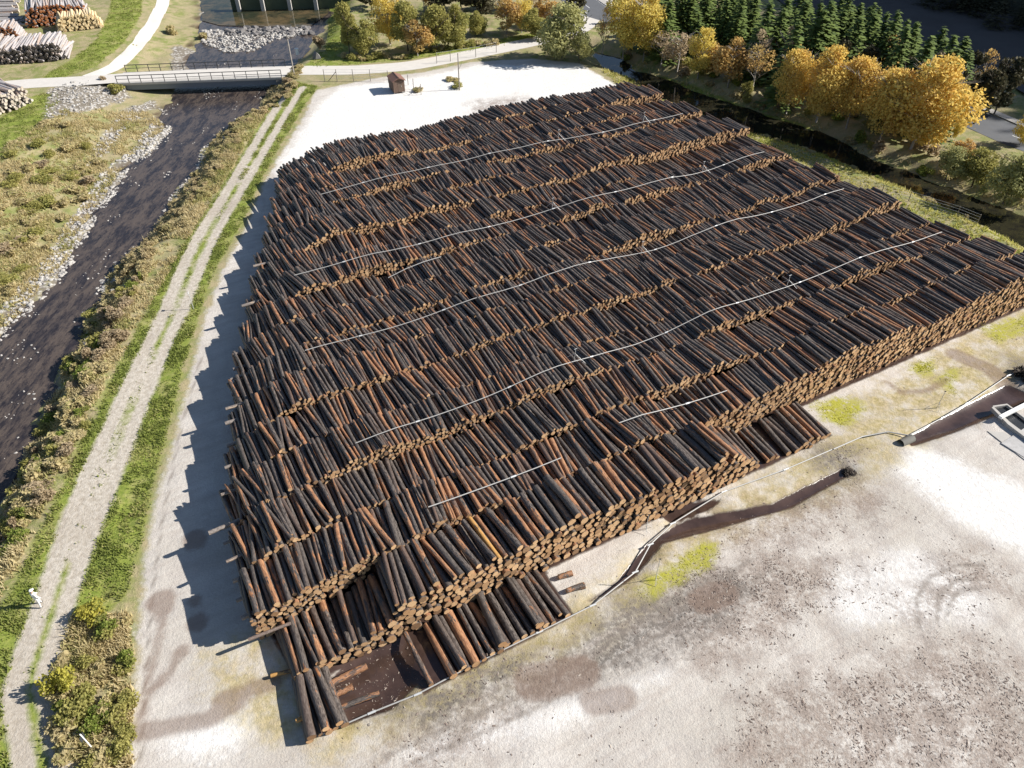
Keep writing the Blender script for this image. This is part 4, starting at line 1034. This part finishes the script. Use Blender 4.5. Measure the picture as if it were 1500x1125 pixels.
for s_ in range(3):
    make_tree('gold', 10+s_, 10, 8.5, 1.2, 10500, .25, L_GOLD, M_PALEBARK, 34, 20, .12, 4)
    make_tree('yellow', 20+s_, 10, 7, 1.0, 7000, .25, L_YELLOW, M_PALEBARK, 26, 18, .12, 4)
    make_tree('olive', 30+s_, 8, 7, .5, 6500, .29, L_OLIVE, M_WOODBARK, 17, 10, .12)
    make_tree('orange', 40+s_, 9, 6.5, 1.2, 2300, .38, L_ORANGE, M_PALEBARK, 14, 14, .11, 3)
    make_tree('sparse', 50+s_, 10, 6, 2, 800, .30, L_ORANGE, M_PALEBARK, 14, 18, .11, 4)
    make_tree('willow', 60+s_, 8.5, 8.5, .4, 6200, .32, L_WILLOW, M_WOODBARK, 19, 10, .14)
    make_tree('dark', 70+s_, 11, 7, 1, 2600, .45, L_DARK, M_WOODBARK, 14, 12, .13, 3)
    make_tree('brown', 80+s_, 9, 5.5, 1, 900, .34, L_BROWN, M_PALEBARK, 14, 18, .10, 4)
def conifer(seed, H=12.0, W=4.6):
    rs = np.random.default_rng(seed); C = []; D = []; rn = []
    z = H*.10
    while z < H*.985:
        f = (1-z/H); rad = W*.5*f**.85*rs.uniform(.85, 1.12)+.08; nb = max(5, int(12*f+5)); ph = rs.uniform(0, 6.28)
        for k in range(nb):
            th = ph+k*6.283/nb+rs.normal(0, .18); l = rad*rs.uniform(.75, 1.15)
            for q in np.linspace(.25, 1, max(2, int(l/.38)+1)):
                C.append((l*q*math.cos(th), l*q*math.sin(th), z-.42*l*q+rs.normal(0, .2))); D.append((math.cos(th), math.sin(th), -.35)); rn.append(np.clip(.15+.55*q+rs.normal(0,.15), 0, 1))
        z += .30+.34*f
    C = np.array(C); D = np.array(D); k = len(C); s = rs.uniform(.34, .62, (k,1))
    side = np.stack([-D[:,1], D[:,0], np.zeros(k)], 1)*s*.5; a = D*s*.62; up = np.array([0, 0, .08])
    V = np.stack([C-a*.6, C-side+up*.0, C+a, C+side], 1).reshape(-1, 3)
    top = np.array([(-.06,0,H*.93),(.06,0,H*.93),(0.02,0,H),(0,.05,H*.93)]); V = np.vstack([V, top]); rn.append(.5)
    return np_mesh('conifer_crown', V, [np.arange(len(V)).reshape(-1, 4)], [L_NEEDLE], attrs={'rnd': np.repeat(rn, 4)})
m = MB(); m.tube([(0, 0, -.3), (0, 0, 10.8)], [.19, .03], 6); ctr = join_MB_mesh(m, 'conifer_trunk', M_WOODBARK)
for s_ in range(4): TREES.setdefault('conifer', []).append((conifer(90+s_), ctr, 12, 4.6))

def plant_tree(kind, x, y, H, W, label, group=None, name='tree', cat='tree', z=0, rz=None):
    crown, trunk, h0, w0 = random.choice(TREES[kind])
    o = empty(name, (x, y, z), random.uniform(0, 6.28) if rz is None else rz); o.scale = (W/w0, W/w0, H/h0)
    link('trunk', trunk, o); link('crown', crown, o); tag(o, label, cat, group); return o
def tree_px(kind, base, top, wpx, label, group=None, name='tree', cat='tree', z=0):
    x, y = at(*base, z); H = height_to(x, y, top, z)*1.03; zc = y*CP-(z+H/2-CAM_H)*SP
    return plant_tree(kind, x, y, H, wpx*zc/FPX*1.05, label, group, name, cat, z)
GT = 'golden autumn trees along the canal'
tree_px('gold', (1334,218), 84, 132, 'biggest golden tree, rounded, at the right end of the canal row', GT, 'golden_tree')
tree_px('gold', (1288,206), 98, 84, 'golden tree leaning against the left side of the biggest golden tree', GT, 'golden_tree')
tree_px('gold', (1240,186), 84, 74, 'golden orange tree with bare grey twigs between two fuller golden trees', GT, 'golden_tree')
tree_px('gold', (1196,176), 67, 78, 'tall golden tree with flat crown in the middle of the canal row', GT, 'golden_tree')
tree_px('gold', (1152,164), 70, 64, 'golden tree at the left end of the dense golden row', GT, 'golden_tree')
tree_px('sparse', (1102,134), 58, 48, 'half bare orange tree left of the dense golden row', GT, 'orange_tree')
tree_px('orange', (1066,126), 54, 56, 'thin pale orange tree next to the narrow bright yellow one', GT, 'orange_tree')
tree_px('yellow', (1022,113), 37, 44, 'narrow bright yellow tree on the far canal bank', GT, 'yellow_tree')
tree_px('orange', (1040,112), 62, 40, 'low orange bush tree right of the narrow yellow tree', GT, 'orange_tree')
tree_px('yellow', (912,84), -28, 62, 'tall yellow tree beside the road bend above the canal', GT, 'yellow_tree')
tree_px('yellow', (942,88), -14, 62, 'broad yellow tree just right of the tall yellow one', GT, 'yellow_tree')
tree_px('brown', (968,96), 42, 52, 'pinkish brown bare bush between the yellow trees', GT, 'bare_tree')
tree_px('brown', (992,104), 44, 46, 'bare twiggy bush at the foot of the street lamp', GT, 'bare_tree')
tree_px('sparse', (882,82), 8, 22, 'small dark thin tree left of the tall yellow trees', GT, 'bare_tree')
tree_px('yellow', (1398,206), 172, 17, 'small yellow sapling at the right foot of the biggest golden tree', GT, 'yellow_tree')
tree_px('yellow', (1494,212), 162, 34, 'sparse yellow sapling against the road at the right frame edge', GT, 'yellow_tree')
MT = 'trees and bushes beyond the gravel road'
for kd, b, tp, w, lab in (
    ('olive', (512,78), 4, 40, 'pale olive willow at the left end of the thicket beyond the road'),
    ('olive', (534,82), 28, 46, 'rounded olive bush in front at the left of the thicket'),
    ('yellow', (572,66), -16, 56, 'tall yellow green tree rising from the left of the thicket'),
    ('olive', (598,74), 4, 54, 'olive tree right of the tall yellow green tree'),
    ('orange', (612,82), 30, 44, 'rusty pink bush in front of the olive trees'),
    ('olive', (640,76), 8, 60, 'wide olive tree in the middle of the thicket'),
    ('olive', (668,70), 6, 52, 'olive grey tree at the right end of the thicket'),
    ('olive', (698,54), 14, 34, 'small yellowish bush standing alone in front of dark trees'),
    ('orange', (742,50), -6, 46, 'orange red tree with yellow side beyond the road'),
    ('yellow', (764,48), -4, 40, 'yellow orange tree right of the orange red one'),
    ('orange', (800,40), -8, 44, 'orange tree partly behind the big willow'),
    ('olive', (786,56), 10, 46, 'olive bush tree touching the left side of the big willow'),
    ('willow', (826,86), 8, 82, 'big grey green willow between road and white yard'),
    ('willow', (848,92), 46, 44, 'lower willow bush at the right foot of the big willow'),
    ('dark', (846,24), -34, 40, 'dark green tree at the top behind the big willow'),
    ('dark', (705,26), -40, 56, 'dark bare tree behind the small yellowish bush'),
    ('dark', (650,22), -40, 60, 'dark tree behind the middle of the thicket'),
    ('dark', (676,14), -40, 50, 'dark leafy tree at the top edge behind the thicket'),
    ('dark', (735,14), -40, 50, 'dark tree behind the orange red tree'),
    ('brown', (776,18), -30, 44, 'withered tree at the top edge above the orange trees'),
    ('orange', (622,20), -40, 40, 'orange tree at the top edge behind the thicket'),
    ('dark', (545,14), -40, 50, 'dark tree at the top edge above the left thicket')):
    tree_px(kd, b, tp, w, lab, MT, {'dark': 'dark_tree', 'willow': 'willow_tree', 'orange': 'orange_tree', 'yellow': 'yellow_tree', 'olive': 'olive_tree', 'brown': 'withered_tree'}[kd])
# spruces behind the road, tips in the sun
tips = [(968,-8),(985,4),(1002,0),(1022,-6),(1040,-10),(1060,2),(1075,-12),(1088,6),(1108,-10),(1130,0),(1150,10),(1168,14),(1186,-4),(1205,0),(1222,4),(1236,-6),(1250,6),(1263,4),(1276,8),(1290,10),(1302,17),(1318,14),(1332,26),(1346,29),(1385,38),(1401,49),(1418,53),(1366,52)]
rt = random.Random(3); tips += [(x_+rt.uniform(-7, 7), y_+rt.uniform(4, 20)) for x_, y_ in tips[::1]]+[(x_+rt.uniform(-9, 9), y_-rt.uniform(4, 16)) for x_, y_ in tips[:20:2]]
for q, (px, py) in enumerate(tips):
    H = random.uniform(8.5, 12.5) if px > 1120 else random.uniform(8.5, 10.5); py -= 0 if px > 1120 else 18; x, y = at(px, py, H)
    side = 'left' if px < 1100 else 'middle' if px < 1270 else 'right'
    plant_tree('conifer', x, y, H, random.uniform(5.4, 8.4), {'left': 'green spruce in the sunlit left part of the row behind the golden trees', 'middle': 'green spruce with sunlit tip in the middle of the row behind the road', 'right': 'green spruce with sunlit tip near the shaded field at the row\'s right end'}[side], side+' spruces behind the road', 'spruce_tree')
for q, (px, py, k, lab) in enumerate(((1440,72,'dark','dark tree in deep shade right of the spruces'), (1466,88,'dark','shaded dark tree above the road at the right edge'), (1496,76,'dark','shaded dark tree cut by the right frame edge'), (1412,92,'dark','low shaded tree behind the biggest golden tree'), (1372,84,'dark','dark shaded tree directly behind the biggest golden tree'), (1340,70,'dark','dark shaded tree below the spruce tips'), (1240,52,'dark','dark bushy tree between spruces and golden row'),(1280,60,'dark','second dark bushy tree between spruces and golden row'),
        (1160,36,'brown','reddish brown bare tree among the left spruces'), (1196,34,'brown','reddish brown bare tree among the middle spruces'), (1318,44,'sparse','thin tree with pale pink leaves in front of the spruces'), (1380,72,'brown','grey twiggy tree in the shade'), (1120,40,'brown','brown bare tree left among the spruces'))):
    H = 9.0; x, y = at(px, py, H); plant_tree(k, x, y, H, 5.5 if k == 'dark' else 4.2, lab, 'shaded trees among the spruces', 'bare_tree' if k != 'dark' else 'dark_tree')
x, y = at(1420, 158); plant_tree('sparse', x, y, height_to(x, y, 66), 4.0, 'bare pale birch standing in the shade above the road', None, 'birch_tree')

# wooded mountainside, one mass in the shade
rs = np.random.default_rng(5); base = conifer(99); nV = len(base.vertices); cv = np.empty(nV*3, np.float32); base.vertices.foreach_get('co', cv); cv = cv.reshape(-1, 4, 3); cv = cv[::3]
pts = []
while len(pts) < 1150:
    s_ = rs.uniform(-60, 210); t_ = rs.uniform(31, 122); p = HILL_A+s_*HILL_DIR+t_*HILL_N; pts.append(p)
pts = np.array(pts); hz = hill_z(pts); sc = rs.uniform(.55, .95, len(pts)); th = rs.uniform(0, 6.28, len(pts)); k = cv.shape[0]*4
Bv = cv.reshape(-1, 3)*np.array([1.5, 1.5, 1.0]); X = (Bv[None,:,0]*np.cos(th)[:,None]-Bv[None,:,1]*np.sin(th)[:,None])*sc[:,None]+pts[:,0][:,None]; Y = (Bv[None,:,0]*np.sin(th)[:,None]+Bv[None,:,1]*np.cos(th)[:,None])*sc[:,None]+pts[:,1][:,None]; Z = Bv[None,:,2]*sc[:,None]+hz[:,None]-.8
V = np.stack([X, Y, Z], 2).reshape(-1, 3)
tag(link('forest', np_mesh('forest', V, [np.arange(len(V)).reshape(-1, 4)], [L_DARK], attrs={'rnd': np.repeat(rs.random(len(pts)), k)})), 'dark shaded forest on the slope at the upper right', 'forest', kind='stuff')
print('trees', round(time.time()-T0, 1))

# shrubs
SHR = {}
def make_shrub(kind, seed, n, lsize, mat, W=2.0, H=1.3, lobes=8, aspect=1.0):
    rs = np.random.default_rng(seed); C, rn = lobed(n, rs, W, H, .05, lobes, .3, .8); V, F = leaf_quads(C, lsize, rs, 0, aspect)
    SHR.setdefault(kind, []).append(np_mesh(kind, V, [F], [mat], attrs={'rnd': np.repeat(rn, 4)}))
for s_ in range(4):
    make_shrub('green', 200+s_, 900, .15, L_SHRUB_G); make_shrub('brown', 210+s_, 700, .15, L_BROWN, aspect=1.6); make_shrub('straw', 220+s_, 700, .17, L_STRAW, H=1.0, aspect=2.0)
    make_shrub('olive', 230+s_, 900, .15, L_OLIVE); make_shrub('yellow', 240+s_, 900, .14, L_YGREEN)
def shrub(kind, x, y, W, H, label, group, name='shrub', z=None):
    o = link(name, random.choice(SHR[kind])); z = float(land_z(np.array([[x, y]]))[0]) if z is None else z
    o.location = (x, y, z-.05); o.scale = (W/2, W/2, H/1.3); o.rotation_euler = (0, 0, random.uniform(0, 6.28)); tag(o, label, 'shrub', group); return o
def along(line, n, o0, o1, side, rs):
    seg = np.diff(line, axis=0); ln = np.hypot(*seg.T); cum = np.concatenate([[0], np.cumsum(ln)]); out = []
    for t in np.linspace(0, cum[-1]*.999, n):
        t = np.clip(t+rs.normal(0, .8), 0, cum[-1]*.999); i = np.searchsorted(cum, t, 'right')-1; d = seg[i]/ln[i]; p = line[i]+seg[i]*(t-cum[i])/ln[i]
        out.append(p+np.array([-d[1], d[0]])*side*rs.uniform(o0, o1))
    return out
rs = np.random.default_rng(12)
KL = {'brown': 'withered brown shrub on the steep bank between river and track', 'straw': 'straw coloured shrub on the steep bank between river and track', 'olive': 'dull olive shrub on the steep bank between river and track', 'green': 'leafy green shrub on the steep bank between river and track'}
bank_pts = along(RR[4:25], 380, .8, 5.6, 1, rs); bank_pts.sort(key=lambda p: p[0]**2+p[1]**2)
bank_pts = [p for p in bank_pts if p[1] > 10 and pix(p[0], p[1], 0)[0] > -40]; spare = bank_pts[125:]; bank_pts = bank_pts[:125]
for p in bank_pts:
    k = random.choices(('brown', 'straw', 'olive', 'green'), (.24, .40, .22, .14))[0]
    if p[1] < 10: continue
    shrub(k, p[0], p[1], rs.uniform(1.0, 2.6), rs.uniform(.4, 1.05), KL[k], k+' shrubs on the river bank')
KF = {'straw': 'straw coloured tussock bush on the flood plain left of the river', 'brown': 'brown bush on the flood plain left of the river', 'olive': 'olive bush on the flood plain left of the river'}
for q in range(70):
    px, py = random.choice([(random.uniform(0, 110), random.uniform(230, 470)), (random.uniform(60, 170), random.uniform(170, 300)), (random.uniform(0, 70), random.uniform(250, 420))])
    x, y = at(px, py, -.8); P = np.array([[x, y]])
    if poly_sd(P, RIVER, 8)[0] > -2.5 or max(poly_sd(P, r_, 8)[0] for r_ in ROCKS) > -.2 or poly_sd(P, GRASSES[2], 8)[0] > -.5: continue
    k = random.choices(('straw', 'brown', 'olive'), (.55, .15, .3))[0]
    shrub(k, x, y, rs.uniform(1.4, 3.4), rs.uniform(.5, 1.2), KF[k], k+' bushes on the flood plain')
for (px, py, w, h, k, lab) in ((99,1012,2.5,1.9,'yellow','bright yellow bush leaning over the track at the lower left'), (228,124,0,0,'',''), (166,128,3.2,1.5,'olive','olive bush at the left end of the bridge'), (152,116,1.6,1.0,'brown','small dark bush beside the bridge railing end'), (250,36,3.0,2.0,'straw','tawny bush on the bank beside the river pool'), (292,40,2.6,1.6,'straw','ochre bush at the left end of the rapids'), (468,72,2.6,2.2,'brown','brown bush on the bank above the rapids'), (668,128,2.6,.8,'olive','low scrub round the foot of the lone wooden pole'), (662,118,2.4,.8,'straw','dry scrub just behind the lone wooden pole'), (610,134,2.4,.7,'straw','dry scrub at the foot of the short fence by the hut'), (420,122,2.2,1.2,'brown','brown bush below the right end of the bridge')):
    if k: x, y = at(px, py); shrub(k, x, y, w, h, lab, None)
L_BRUSH = leaf_material('dark_brush', ((0.03, 0.025, 0.02), (0.07, 0.055, 0.045), (0.12, 0.10, 0.08)), 0.1); make_shrub('brush', 260, 500, .16, L_BRUSH, aspect=2.6); make_shrub('brush', 261, 500, .16, L_BRUSH, aspect=2.6)
x, y = at(1246, 690); shrub('brush', x, y, 1.3, .35, 'dark clump of wet brushwood at the right end of the brown ditch', None, 'brushwood')
x, y = at(1500, 552); shrub('brush', x, y, 2.4, .8, 'dark brush at the right frame edge above the intake pit', None, 'brushwood')
for q in range(34):
    px, py = random.uniform(78, 192), random.uniform(900, 1135)
    if px < 90+max(0, (990-py)*.05) or (py < 960 and px > 178): continue
    x, y = at(px, py); k = random.choices(('olive', 'straw', 'green', 'yellow'), (.4, .3, .2, .1))[0]
    shrub(k, x, y, rs.uniform(1.2, 2.4), rs.uniform(.5, 1.2), {'olive': 'dull olive', 'straw': 'straw coloured', 'green': 'green', 'yellow': 'yellowish'}[k]+' shrub in the thicket at the lower left between track and yard', k+' shrubs of the lower left thicket')
for p in along(CF[:13], 44, .4, 5.5, 1, rs):
    k = random.choices(('olive', 'straw', 'brown', 'green'), (.35, .3, .2, .15))[0]
    shrub(k, p[0], p[1], rs.uniform(1.6, 3.4), rs.uniform(.8, 2.0), {'olive': 'olive', 'straw': 'straw coloured', 'brown': 'brown', 'green': 'green'}[k]+' bush on the far canal bank under the golden trees', k+' bushes on the far canal bank')
for (px, py, top, w, k, lab) in ((1385,262,214,58,'willow','grey green bush tree right below the biggest golden tree'), (1424,272,218,56,'olive','olive bush tree right of the grey green one'), (1404,240,203,34,'orange','orange pink bush behind the grey green bush tree'), (1470,296,222,76,'willow','big pale olive bush at the right above the canal'), (1506,300,228,60,'olive','olive bush cut by the right frame edge')):
    tree_px(k, (px, py), top, w, lab, 'bush trees right of the golden row', 'bush_tree', 'bush')
for p in along(CN[1:12], 30, .5, 2.2, -1, rs):
    if pix(p[0], p[1], 0)[1] > 380: continue
    k = random.choices(('straw', 'olive', 'green'), (.5, .3, .2))[0]
    shrub(k, p[0], p[1], rs.uniform(1.0, 2.4), rs.uniform(.35, .8), {'olive': 'olive', 'straw': 'straw coloured', 'green': 'green'}[k]+' low bush on the near canal bank beside the log pile', k+' low bushes on the near canal bank')
for q in range(26):
    px = 505+q*9+random.uniform(-4, 4); py = 88-(q*.9 if q > 10 else 0)+random.uniform(-4, 1); x, y = at(px, py); k = random.choice(('straw', 'olive'))
    shrub(k, x, y, rs.uniform(1.6, 2.8), rs.uniform(.6, 1.3), {'olive': 'olive', 'straw': 'straw coloured'}[k]+' low bush in the hedge strip beyond the gravel road', k+' low bushes beyond the gravel road')
def merged_shrubs(pts, kinds, W0, W1, label, seed):
    rs = np.random.default_rng(seed); VV = []; RN = []; zz = land_z(np.array(pts))
    for p, z in zip(pts, zz):
        me = random.choice(SHR[random.choice(kinds)]); n = len(me.vertices); c = np.empty(n*3, np.float32); me.vertices.foreach_get('co', c); c = c.reshape(-1, 3); r = np.empty(n, np.float32); me.attributes['rnd'].data.foreach_get('value', r)
        w = rs.uniform(W0, W1); VV.append(c*np.array([w/2, w/2, rs.uniform(.3, .65)*w/2])+np.array([p[0], p[1], z-.05])); RN.append(np.clip(r*.5+rs.random()*.6-.05, 0, 1))
    V = np.concatenate(VV); tag(link('undergrowth', np_mesh('undergrowth', V, [np.arange(len(V)).reshape(-1, 4)], [L_MIXED], attrs={'rnd': np.concatenate(RN)})), label, 'undergrowth', kind='stuff')
merged_shrubs(spare, ('straw', 'olive', 'straw', 'brown'), 1.0, 2.3, 'tangled brown and olive undergrowth on the far part of the river bank', 91)
print('shrubs', round(time.time()-T0, 1))

# grass, stones, bark crumbs: nobody could count these
def scatter(poly_list, n, seed, extra=None):
    rs = np.random.default_rng(seed); out = []
    for p in poly_list:
        mn, mx = p.min(0), p.max(0); c = rs.uniform(mn, mx, (int(n*2.5), 2))
        c = c[poly_sd(c, p, 3) > 0][:n]; out.append(c)
    return np.concatenate(out)
def tufts(name, P, mat, h, w, per, seed, label, zoff=-.03):
    rs = np.random.default_rng(seed); P = P[(P[:,1] > 5) & (np.minimum(line_dist(P, RUTS[0]), line_dist(P, RUTS[1])) > .62)]; k = len(P)*per
    Q = np.repeat(P, per, 0)+rs.normal(0, w*1.3, (k, 2)); z = np.repeat(land_z(P), per)+zoff
    th = rs.uniform(0, 6.28, k); hh = h*rs.uniform(.4, 1.25, k)*np.repeat(.5+1.1*vnoise(P[:,0], P[:,1], 1.1, seed+5), per); ww = w*rs.uniform(.5, 1.2, k); lean = rs.normal(0, .45, (k, 2))*hh[:,None]
    a = np.stack([Q[:,0]-np.cos(th)*ww, Q[:,1]-np.sin(th)*ww, z], 1); b = np.stack([Q[:,0]+np.cos(th)*ww, Q[:,1]+np.sin(th)*ww, z], 1); c = np.stack([Q[:,0]+lean[:,0], Q[:,1]+lean[:,1], z+hh], 1)
    V = np.stack([a, b, c], 1).reshape(-1, 3); rn = np.clip(np.repeat(vnoise(P[:,0], P[:,1], 2.5, seed), per)*.9+rs.normal(0, .18, k), 0, 1)
    tag(link(name, np_mesh(name, V, [np.arange(3*k).reshape(-1, 3)], [mat], attrs={'rnd': np.repeat(rn, 3)})), label, 'grass', kind='stuff')
gp = np.concatenate([scatter([GRASSES[0]], 26000, 31), scatter(GRASSES[1:3], 4500, 32), scatter(GRASSES[3:], 2500, 33)])
gp = gp[poly_sd(gp, YARD, 3) < .2]; gp = gp[np.random.default_rng(4).random(len(gp)) < smooth01((vnoise(gp[:,0], gp[:,1], 1.6, 73)*.6+vnoise(gp[:,0], gp[:,1], .6, 74)*.4-.25)/.35)]
midd = line_dist(gp, (RUTS[0][:17]+RUTS[1][:17])/2); gp = gp[(midd > .7) | (np.random.default_rng(6).random(len(gp)) < .12) | (gp[:,1] > 85)]
tufts('grass', gp, L_GRASS, .17, .085, 4, 34, 'short green grass on the track verges and lawns')
BANK = np.concatenate([RR[4:25], ats([(-60,960),(0,880),(40,800),(120,630),(205,470),(288,330),(378,185),(418,117)])])
FLOOD = ats([(-20,240),(60,190),(95,165),(210,150),(240,170),(200,215),(140,290),(100,370),(60,420),(-20,500)], -.6)
sp = np.concatenate([scatter([BANK], 22000, 35), scatter([FLOOD], 15000, 36), scatter([ats([(80,905),(190,900),(195,1135),(90,1135),(75,1010)])], 4500, 37), scatter([np.concatenate([CF, ats([(1560,300),(1400,250),(1200,170),(1000,105),(910,75)])])], 5000, 38)])
cb = np.concatenate([CN[1:13], ats([(1520,398),(1370,352),(1190,268),(1060,196),(912,130),(885,108)])])
tufts('bank_grass', scatter([cb], 9000, 81), L_BANKG, .30, .10, 4, 82, 'yellow green grass on the strip between the log pile and the canal')
sp = sp[poly_sd(sp, RIVER, 3) < -.4]
sp = sp[np.random.default_rng(3).random(len(sp)) < smooth01((vnoise(sp[:,0], sp[:,1], 2.2, 71)*.6+vnoise(sp[:,0], sp[:,1], .9, 72)*.4-.25)/.4)]
tufts('dry_grass', sp, L_STRAW, .36, .085, 4, 39, 'dry straw coloured grass on the river banks')

def stones(name, P, s0, s1, mat, seed, label, zoff=0.0, flat=.65, zs=None):
    rs = np.random.default_rng(seed); t = (1+5**.5)/2
    I = np.array([(-1,t,0),(1,t,0),(-1,-t,0),(1,-t,0),(0,-1,t),(0,1,t),(0,-1,-t),(0,1,-t),(t,0,-1),(t,0,1),(-t,0,-1),(-t,0,1)])/1.9
    F = np.array([(0,11,5),(0,5,1),(0,1,7),(0,7,10),(0,10,11),(1,5,9),(5,11,4),(11,10,2),(10,7,6),(7,1,8),(3,9,4),(3,4,2),(3,2,6),(3,6,8),(3,8,9),(4,9,5),(2,4,11),(6,2,10),(8,6,7),(9,8,1)])
    k = len(P); s = s0+(s1-s0)*rs.random(k)**2.2; J = I[None]*rs.uniform(.7, 1.2, (k, 12, 1))*s[:,None,None]*np.array([1, 1, flat])*rs.uniform(.75, 1.3, (k,1,3))
    th = rs.uniform(0, 6.28, k)[:,None]; X = J[:,:,0]*np.cos(th)-J[:,:,1]*np.sin(th)+P[:,0][:,None]; Y = J[:,:,0]*np.sin(th)+J[:,:,1]*np.cos(th)+P[:,1][:,None]
    z = (land_z(P) if zs is None else np.full(k, zs))+zoff; Z = J[:,:,2]+z[:,None]+s[:,None]*.15
    V = np.stack([X, Y, Z], 2).reshape(-1, 3); FF = (F[None]+12*np.arange(k)[:,None,None]).reshape(-1, 3)
    tag(link(name, np_mesh(name, V, [FF], [mat])), label, 'stones', kind='stuff')
rs = np.random.default_rng(44)
SB = np.array(along(RL[5:16], 2600, -.8, 3.4, 1, rs)) if False else np.concatenate([np.array(along(RL[5:16], 800, -2.6, .7, s_, rs)) for s_ in (1, 1, 1)])
SB = SB[(poly_sd(SB, RIVER, 6) < .9) & (vnoise(SB[:,0], SB[:,1], 2.0, 88)*.6+vnoise(SB[:,0], SB[:,1], .8, 89)*.4 > .40)]
SB2 = np.array(along(RR[5:16], 500, -.6, .9, 1, rs))
stones('river_stones', np.concatenate([SB, SB2, scatter(ROCKS[:1], 1400, 45), scatter(ROCKS[4:6], 260, 46), scatter(ROCKS[6:], 500, 47)]), .07, .30, M_STONE, 48, 'pale river stones along the water edge and gravel bars')
rp = scatter([ats([(296,44),(440,40),(452,50),(400,58),(372,74),(330,76),(296,62)], -2)], 1100, 49); rp2 = scatter([ats([(330,42),(452,40),(456,50),(330,52)], -2)], 160, 50)
stones('rapids_stones', rp, .10, .42, M_STONE, 51, 'white boulders and cobbles strewn across the rapids below the pool', zs=-2.1)
stones('boulder_sill', rp2, .3, .85, M_STONE_DK, 52, 'line of dark and pale boulders damming the river pool', zs=-2.05)
wp = scatter([RIVER[4:]], 2600, 53); wp = wp[(vnoise(wp[:,0], wp[:,1], 2.6, 75) > .74)]; stones('riverbed_stones', wp, .05, .16, M_STONE, 54, 'small pale stones breaking the surface of the shallow river', zs=-2.12)
x, y = at(464, 86); stones('boulder', np.array([[x, y]]), 1.0, 1.0, M_STONE_DK, 55, 'big dark boulder on the grass right of the rapids', flat=.9)
bo = COL.objects['boulder']; bo['kind'] = 'thing'; bo['category'] = 'boulder'

def crumbs(name, P, l0, l1, mat, seed, label):
    rs = np.random.default_rng(seed); k = len(P); th = rs.uniform(0, 6.28, k); l = l0+(l1-l0)*rs.random(k)**2.5; w = l*rs.uniform(.12, .5, k); h = rs.uniform(.01, .035, k)
    d = np.stack([np.cos(th), np.sin(th)], 1); e = np.stack([-d[:,1], d[:,0]], 1); z = land_z(P)
    c4 = [(-1,-1,0),(1,-1,0),(1,1,0),(-1,1,0)]; V = []
    for a, b, _ in c4: q = P+d*(a*l/2)[:,None]+e*(b*w/2)[:,None]; V.append(np.column_stack([q, z+.004+rs.uniform(0, .02, k)]))
    V.append(np.column_stack([P, z+h])); V = np.stack(V, 1).reshape(-1, 3)
    F = (np.array([(0,1,4),(1,2,4),(2,3,4),(3,0,4)])[None]+5*np.arange(k)[:,None,None]).reshape(-1, 3)
    tag(link(name, np_mesh(name, V, [F], [mat], attrs={'rnd': np.repeat(rs.random(k), 5)})), label, 'debris', kind='stuff')
FRONT = ats([(470,1090),(860,900),(1000,790),(1240,690),(1330,700),(1500,850),(1560,1180),(440,1180)])
PF = ats([(480,1060),(640,985),(850,870),(1000,740),(1210,645),(1500,455),(1540,470),(1250,660),(1000,790),(860,900),(640,1010),(490,1080)])
L_CHIP = leaf_material('bark_chips', ((0.08, 0.06, 0.05), (0.21, 0.16, 0.135), (0.46, 0.40, 0.34)), 0.0)
def soft_scatter(polys, n, seed, spread=2.5):
    rs = np.random.default_rng(seed); out = []
    for p in polys:
        mn, mx_ = p.min(0)-spread, p.max(0)+spread; c = rs.uniform(mn, mx_, (n*3, 2)); sd = poly_sd(c, p, 6)
        nz = vnoise(c[:,0], c[:,1], 1.1, seed)*.6+vnoise(c[:,0], c[:,1], .4, seed+1)*.4
        out.append(c[rs.random(len(c)) < smooth01((sd+spread*.6)/(spread*1.6))*smooth01((nz-.40)/.3)][:n])
    return np.concatenate(out)
tufts('algae_growth', soft_scatter(MOSSES, 1000, 83, 1.6), L_MOSS, .05, .06, 2, 84, 'yellow green algae and moss on the wet ground before the pile', 0)
crumbs('bark_debris', np.concatenate([soft_scatter(BARKS[:2], 9500, 60), soft_scatter(BARKS[2:], 1100, 160), soft_scatter(DARKS[:3], 2200, 61), soft_scatter([FRONT], 4500, 62, 5), soft_scatter([PF], 2600, 63), scatter([MUDS[5]], 300, 64)]), .025, .20, L_CHIP, 65, 'crumbs and strips of bark trodden into the yard in front of the pile')
print('all', round(time.time()-T0, 1))
